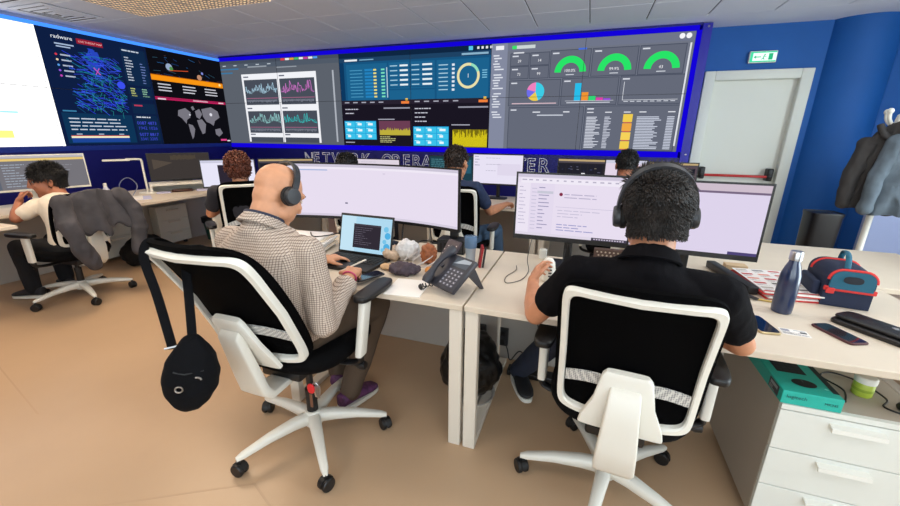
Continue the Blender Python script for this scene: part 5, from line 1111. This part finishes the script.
# --- bald man
HM1 = hframe((-1.150, 1.235, 1.192), 14, 34, 4)
J1 = dict(hip=(-1.14, 1.20, .635), neck=(-1.165, 1.135, 1.075), shL=(-1.36, 1.17, 1.00), shR=(-.965, 1.15, .995), elL=(-1.45, 1.36, .75), elR=(-.915, 1.14, .71), wrL=(-1.28, 1.63, .785), wrR=(-.965, 1.415, .815),
          knL=(-1.30, 1.64, .60), knR=(-.945, 1.60, .60), anL=(-1.26, 1.66, .085), anR=(-1.09, 1.52, .085), footR=(.35, 1, 0), bow=-.06, girth=1.06)
PLUM = mat('plum_sneaker', (92, 50, 92), .6, var=.5, scale=40)
def p1_extra(t, HM, k):
    w = V(J1['wrR']); bm = B(); d = (w-V(J1['elR'])).normalized(); s, u = frame_of(d); pts = [w+d*-.012+s*.031*cos(a)+u*.031*sin(a) for a in [2*pi*i/20 for i in range(20)]]
    b_ = obj('bracelet', tube(bm, pts, .004, 6, closed=True), mat('pink_band', (196, 70, 110), .5), t, True, 60); b_['label'] = 'pink wrist band'
    el, wr_ = V(J1['elR']), V(J1['wrR']); p = el.lerp(wr_, .74); bm = B(); lathe(bm, [(.045, -.028), (.050, -.02), (.051, .015), (.047, .026), (.040, .026), (.040, -.028)], p, 24, d.to_track_quat('Z', 'Y').to_matrix()); obj('cuff', bm, CHK, t, True, 60)
    nk = V(J1['neck']); R3 = HM.to_3x3(); bm = B()
    c0, ax, fw, up = J1['cf']; pts = [c0+up*.016+ax*.067*cos(a)+fw*.071*sin(a) for a in [2*pi*i/24 for i in range(24)]]
    tube(bm, pts, .007, 6, closed=True); b_ = obj('lanyard', bm, mat('navy_lanyard', (40, 44, 66), .7), t, True, 60); b_['label'] = 'dark lanyard under the collar'
P1 = person('bald man in checked shirt and headset seated before a laptop', (-1.137, 1.275, 0), J1, HM1, SK1, CHK, mat('olive_brown_trousers', (84, 68, 54), .9, bump=.3, bscale=300), (PLUM, WHITE), 'long', .0055, hands=(None, dict(d=(-.35, .9, .0), n=(.25, -.1, 1), curl=(.7, .8, .5))), topname='checked_shirt', collar=CHK, wr=.005, hk=1.0, extra=p1_extra)
headset('dark grey over-ear headset on the bald man', HM1, 1.0, 4, yoff=-.006)
o = obj('pen', tube(B(), [(-1.09, 1.50, .785), (-.96, 1.545, .85)], .0042, 8), WHITE, smooth=40); tag(o, 'white pen held in the hand of the bald man', 'pen')
# --- man in black polo
HM2 = hframe((.210, 1.305, 1.200), 0, 3, 3)
J2 = dict(hip=(.21, 1.33, .585), neck=(.205, 1.235, 1.062), shL=(.015, 1.255, 1.0), shR=(.405, 1.235, .99), elL=(-.125, 1.365, .785), elR=(.535, 1.375, .785), wrL=(-.172, 1.625, .80), wrR=(.39, 1.62, .785),
          knL=(.0, 1.72, .58), knR=(.36, 1.74, .58), anL=(-.25, 1.99, .11), anR=(.33, 1.86, .085), footL=(.38, -.8, 0), bow=-.035, girth=1.02)
POLO = mat('black_polo', (15, 14, 17), .95, bump=.3, bscale=350, spec=.1); GRYH = mat('dark_grey_hair', (36, 30, 27), .5, var=.9, scale=38)
P2 = person('man in black polo with dark hair and headset seated at the right desk', (.204, 1.435, 0), J2, HM2, SK2, POLO, mat('dark_jeans', (30, 38, 58), .9, bump=.3, bscale=300), (mat('black_sneaker', (16, 16, 20), .6), WHITE), 'short', .0055, hands=(dict(d=(.0, .75, .45), n=(-.75, 0, .35), curl=(.5, .6, .4)), None), topname='polo_shirt', collar=POLO, wr=.004, hk=1.06,
            hair=hair_tufts(GRYH, 9500, .019, (.086, .100, .088), front=.075, low=-.050, flow=(.35, .05, .35), lift=.30, jit=.16, r=.0022, seed=4, spike=1.9))
headset('black over-ear headset on the man in the black polo', HM2, 1.06, 22, yoff=-.002, wide=.099, top=.147)
# --- young man in white t-shirt at the left
HM3 = hframe((-4.47, 2.085, 1.005), -160, 8)
J3 = seated((-4.19, 1.99), -98, .38, (-4.47, 2.085, 1.005), width=.17, armz=.72)
J3.update(neck=(-4.39, 2.10, .87), shL=(-4.36, 1.925, .82), shR=(-4.41, 2.27, .825), elL=(-4.415, 1.795, .735), wrL=(-4.483, 1.865, .845), elR=(-4.55, 2.36, .74), wrR=(-4.76, 2.25, .775), bow=-.05)
def p3_extra(t, HM, k):
    g = B()
    for s in (-1, 1):
        pts = [HM @ V((s*.034+.021*cos(a), .106, .012+.016*sin(a))) for a in [2*pi*i/16 for i in range(16)]]; tube(g, pts, .0022, 6, closed=True); tube(g, [HM @ V((s*.055, .104, .016)), HM @ V((s*.080, .05, .018)), HM @ V((s*.083, -.005, .016))], .002, 6)
    tube(g, [HM @ V((-.013, .108, .014)), HM @ V((.013, .108, .014))], .002, 6); o = obj('glasses', g, BLACK, t, True, 60); o['label'] = 'thin dark glasses'
TEE = mat('white_tshirt', (226, 214, 196), .9, bump=.2, bscale=200); BLKH = mat('black_hair', (14, 12, 12), .5, var=.4, scale=50)
person('young man in white t-shirt and glasses resting chin on hand', (-4.19, 1.99, 0), J3, HM3, SK3, TEE, mat('black_trousers', (16, 16, 20), .9), (mat('dark_shoe', (40, 40, 44), .6), WHITE), 'short', .007, hands=(dict(d=(-.10, .45, .75), n=(-.5, -.75, .3), curl=(.9, 1.0, .6)), None), topname='t_shirt', hk=1.12, extra=p3_extra,
       hair=hair_tufts(BLKH, 2600, .034, (.093, .108, .094), front=.080, low=-.05, flow=(0, .35, .05), lift=.4, jit=.3, r=.004, seed=9))
# --- curly-haired person
def generic(label, hub, az, head, pitch, skin, top, legs, hair, seat=.46, hk=1.0, J=None, sleeve='short', vox=.009, az_h=None):
    JJ = seated(hub, az, seat, head)
    if J: JJ.update(J)
    return person(label, (hub[0], hub[1], 0), JJ, hframe(head, az if az_h is None else az_h, pitch), skin, top, legs, (BLACK, WHITE), sleeve, vox, hair=hair, hk=hk)
JEAN = mat('blue_jeans', (62, 86, 112), .9, bump=.3, bscale=300); CHARC = mat('charcoal_top', (34, 34, 42), .9)
generic('person with big curly brown hair seen from behind', (-2.86, 2.66), -54, (-2.80, 2.575, 1.15), 4, SK2, CHARC, CHARC, hair_curly(mat('auburn_hair', (92, 44, 26), .6, var=.4, scale=60), 420))
NAVP = mat('navy_polo', (32, 46, 76), .9, bump=.3, bscale=300)
generic('man in navy polo and jeans typing at the far desk', (-1.02, 3.24), 6, (-1.055, 3.235, 1.195), 4, SK2, NAVP, JEAN, hair_tufts(mat('brown_hair', (44, 30, 24), .55, var=.4, scale=50), 1500, .024, (.083, .10, .09), front=.075, low=-.028, seed=12), J=dict(elR=(-.78, 3.36, .775), wrR=(-.70, 3.66, .795), knR=(-.78, 3.62, .55), anR=(-.72, 3.60, .085)), az_h=14, hk=1.08)
generic('person with short black hair seen above the mail monitor', (.31, 3.66), 0, (.322, 3.74, 1.185), 4, SK3, CHARC, CHARC, hair_tufts(BLKH, 1200, .02, (.086, .102, .092), front=.075, low=-.03, seed=15))
office_chair('office chair hidden behind the wide curved monitor', (-2.04, 3.30, 0), radians(4), radians(10), (-.24, .56, -.33, .95, .2, .21))
generic('person with black hair just showing above the curved monitor', (-2.04, 3.30), -4, (-2.075, 3.12, 1.125), 14, SK2, CHARC, CHARC, hair_tufts(BLKH, 1200, .02, (.09, .104, .092), front=.075, low=-.05, seed=18))
# ================================================================== THINGS HUNG ON CHAIRS
# grey jacket over the left chair: draped sheet following the chair back (chair local frame)
GJ = mat('dark_grey_jacket', (66, 64, 68), .9, var=.3, scale=7, bump=.3, bscale=250)
jk = thing('jacket', 'dark grey jacket draped over the chair back of the young man in glasses', 'jacket', (-4.19, 1.99, 0), radians(97))
bm = B(); rr = []; NJ = 26
def jp(u, s):       # u -1..1 across, s path length: <0 front side, >0 down the back
    x = u*.245*(1+.05*s); top = .985-.10*abs(u)**2.2
    if s < 0: return V((x, -.30-s*.10+.02, top+s*1.0))
    return V((x*(1-.25*s), -.395-.05*sin(min(s, .5)*3)-.02*cos(u*7), top-s))
for i in range(NJ+1):
    u = 2*i/NJ-1; ln_ = .40-.16*abs(u)+.03*sin(u*9); rowf = []
    ss = [-.22+.22*k/5 for k in range(5)]+[ln_*k/12 for k in range(13)]
    o_ = [jp(u, s) for s in ss]; rowf = o_+[p+V((0, .016 if s >= 0 else -.012, -.012 if s > -.05 and s < .05 else 0)) for p, s in zip(o_[::-1], ss[::-1])]
    rr.append(rowf)
rings(bm, rr); me = remesh(bm, .010, 2); wrinkle(me, .014, 9, 4); link('jacket_body', me, GJ, jk)
for s, pts in ((-1, [(-.24, -.40, .90), (-.27, -.46, .74), (-.24, -.47, .56), (-.17, -.46, .40)]), (1, [(.21, -.39, .90), (.26, -.44, .78), (.26, -.46, .60), (.21, -.47, .43)])):
    bm = B()
    for a, b_ in zip(pts, pts[1:]): cap(bm, a, .066, b_, .058)
    me = remesh(bm, .010, 2); wrinkle(me, .012, 11, s); link('sleeve', me, GJ, jk)
c_ = Canvas(200, 60, lambda x, y, d: jp(-.45+.9*x/200, .05+y/1000)+V((0, -.024-d, 0)))
# sling bag hanging from the left chair's top left corner
sg = thing('sling_bag', 'black sling bag hanging by its strap from the chair back corner', 'bag', (0, 0, 0)); SBM = mat('sling_black', (9, 10, 14), .9, bump=.4, bscale=350, spec=.15)
ctr = V((-1.130, .745, .685)); hook = V((-1.272, .785, 1.098))
bm = B(); rr = []
dirn = V((.80, .60, 0)).normalized(); nv = V((-.6, .8, 0)).normalized()*-1
for z, hw, dp in ((.135, .020, .02), (.10, .045, .035), (.06, .070, .05), (.0, .080, .056), (-.05, .074, .055), (-.09, .054, .045), (-.115, .03, .03), (-.12, .012, .012)):
    sh = .018*(z/.13)
    rr.append([ctr+dirn*(x+sh)+nv*y+V((0, 0, z)) for x, y in sloop(hw, dp, 2.6, 24)])
rings(bm, rr); me = remesh(bm, .006, 2); wrinkle(me, .004, 20, 2); link('bag_body', me, SBM, sg, True)
for q in (0, 1):
    a = hook+V((.075*q, .075*q+.02, -.035*q)); b_ = ctr+dirn*(-.035 if q == 0 else .02)+V((0, 0, .10))
    pts = spline([a+V((.01, .05, -.02)), a+V((0, .0, .012)), a+V((-.005, -.03, -.04)), a.lerp(b_, .5)+V((0, -.015, 0)), b_], 6); bm = B(); rr = []
    for i, p in enumerate(pts): rr.append([p+dirn*x+nv*y for x, y in ((-.013, -.002), (.013, -.002), (.013, .002), (-.013, .002))])
    rings(bm, rr); obj('strap', bm, SBM, sg, True)
fn = nv*.055
obj('zip', tube(B(), [ctr+fn*.88+dirn*-.03+V((0, 0, .045)), ctr+fn*.98+V((0, 0, .035)), ctr+fn*.80+dirn*.05+V((0, 0, .034))], .002, 6), BLACK, sg, True)
bm = B(); pts = [ctr+fn*1.1+dirn*(-.02+.010*cos(a))+V((0, 0, -.01+.010*sin(a))) for a in [2*pi*i/14 for i in range(14)]]; tube(bm, pts, .0026, 6, closed=True); obj('zip_ring', bm, METAL, sg, True, 60)
bm = B(); pts = [ctr+fn*1.0+dirn*(.030+.012*cos(a))+V((0, 0, .010+.010*sin(a))) for a in [2*pi*i/14 for i in range(5)]]; tube(bm, pts, .003, 6); obj('logo_mark', bm, METAL, sg, True, 60)
obj('strap_buckle', tube(B(), [ctr+dirn*-.055+nv*.004+V((0, 0, .105)), ctr+dirn*-.016+nv*.004+V((0, 0, .110))], .0035, 6), METAL, sg, True)
# keys with red fob hanging from the mesh chair seat
ky = thing('key_ring', 'bunch of keys with red fob hanging from the chair seat', 'keys', (-.868, 1.00, .535)); 
bm = B(); pts = [V((.012*cos(a), 0, .012*sin(a))) for a in [2*pi*i/14 for i in range(14)]]; tube(bm, pts, .0018, 6, closed=True); obj('ring', bm, METAL, ky)
for k in range(3): bm = B(); box(bm, (.006*k-.004, .004*k, -.03-.004*k), (.009, .002, .04), RY(.2*k-.2), 0); lathe(bm, [(.009, -.001), (.009, .001)], (.005*k-.004, .004*k, -.012), 12, RX(pi/2)); obj('key', bm, METAL, ky)
bm = B(); slab(bm, (-.018, -.004, -.015), .015, .020, -.004, .004, 2.6, rot=RX(pi/2), r=.003); obj('fob', bm, mat('red_plastic', (206, 28, 36), .4), ky); bm = B(); box(bm, (-.024, -.002, -.07), (.012, .004, .06), None, .002); obj('fob_strap', bm, mat('brown_leather', (110, 70, 50), .6), ky)
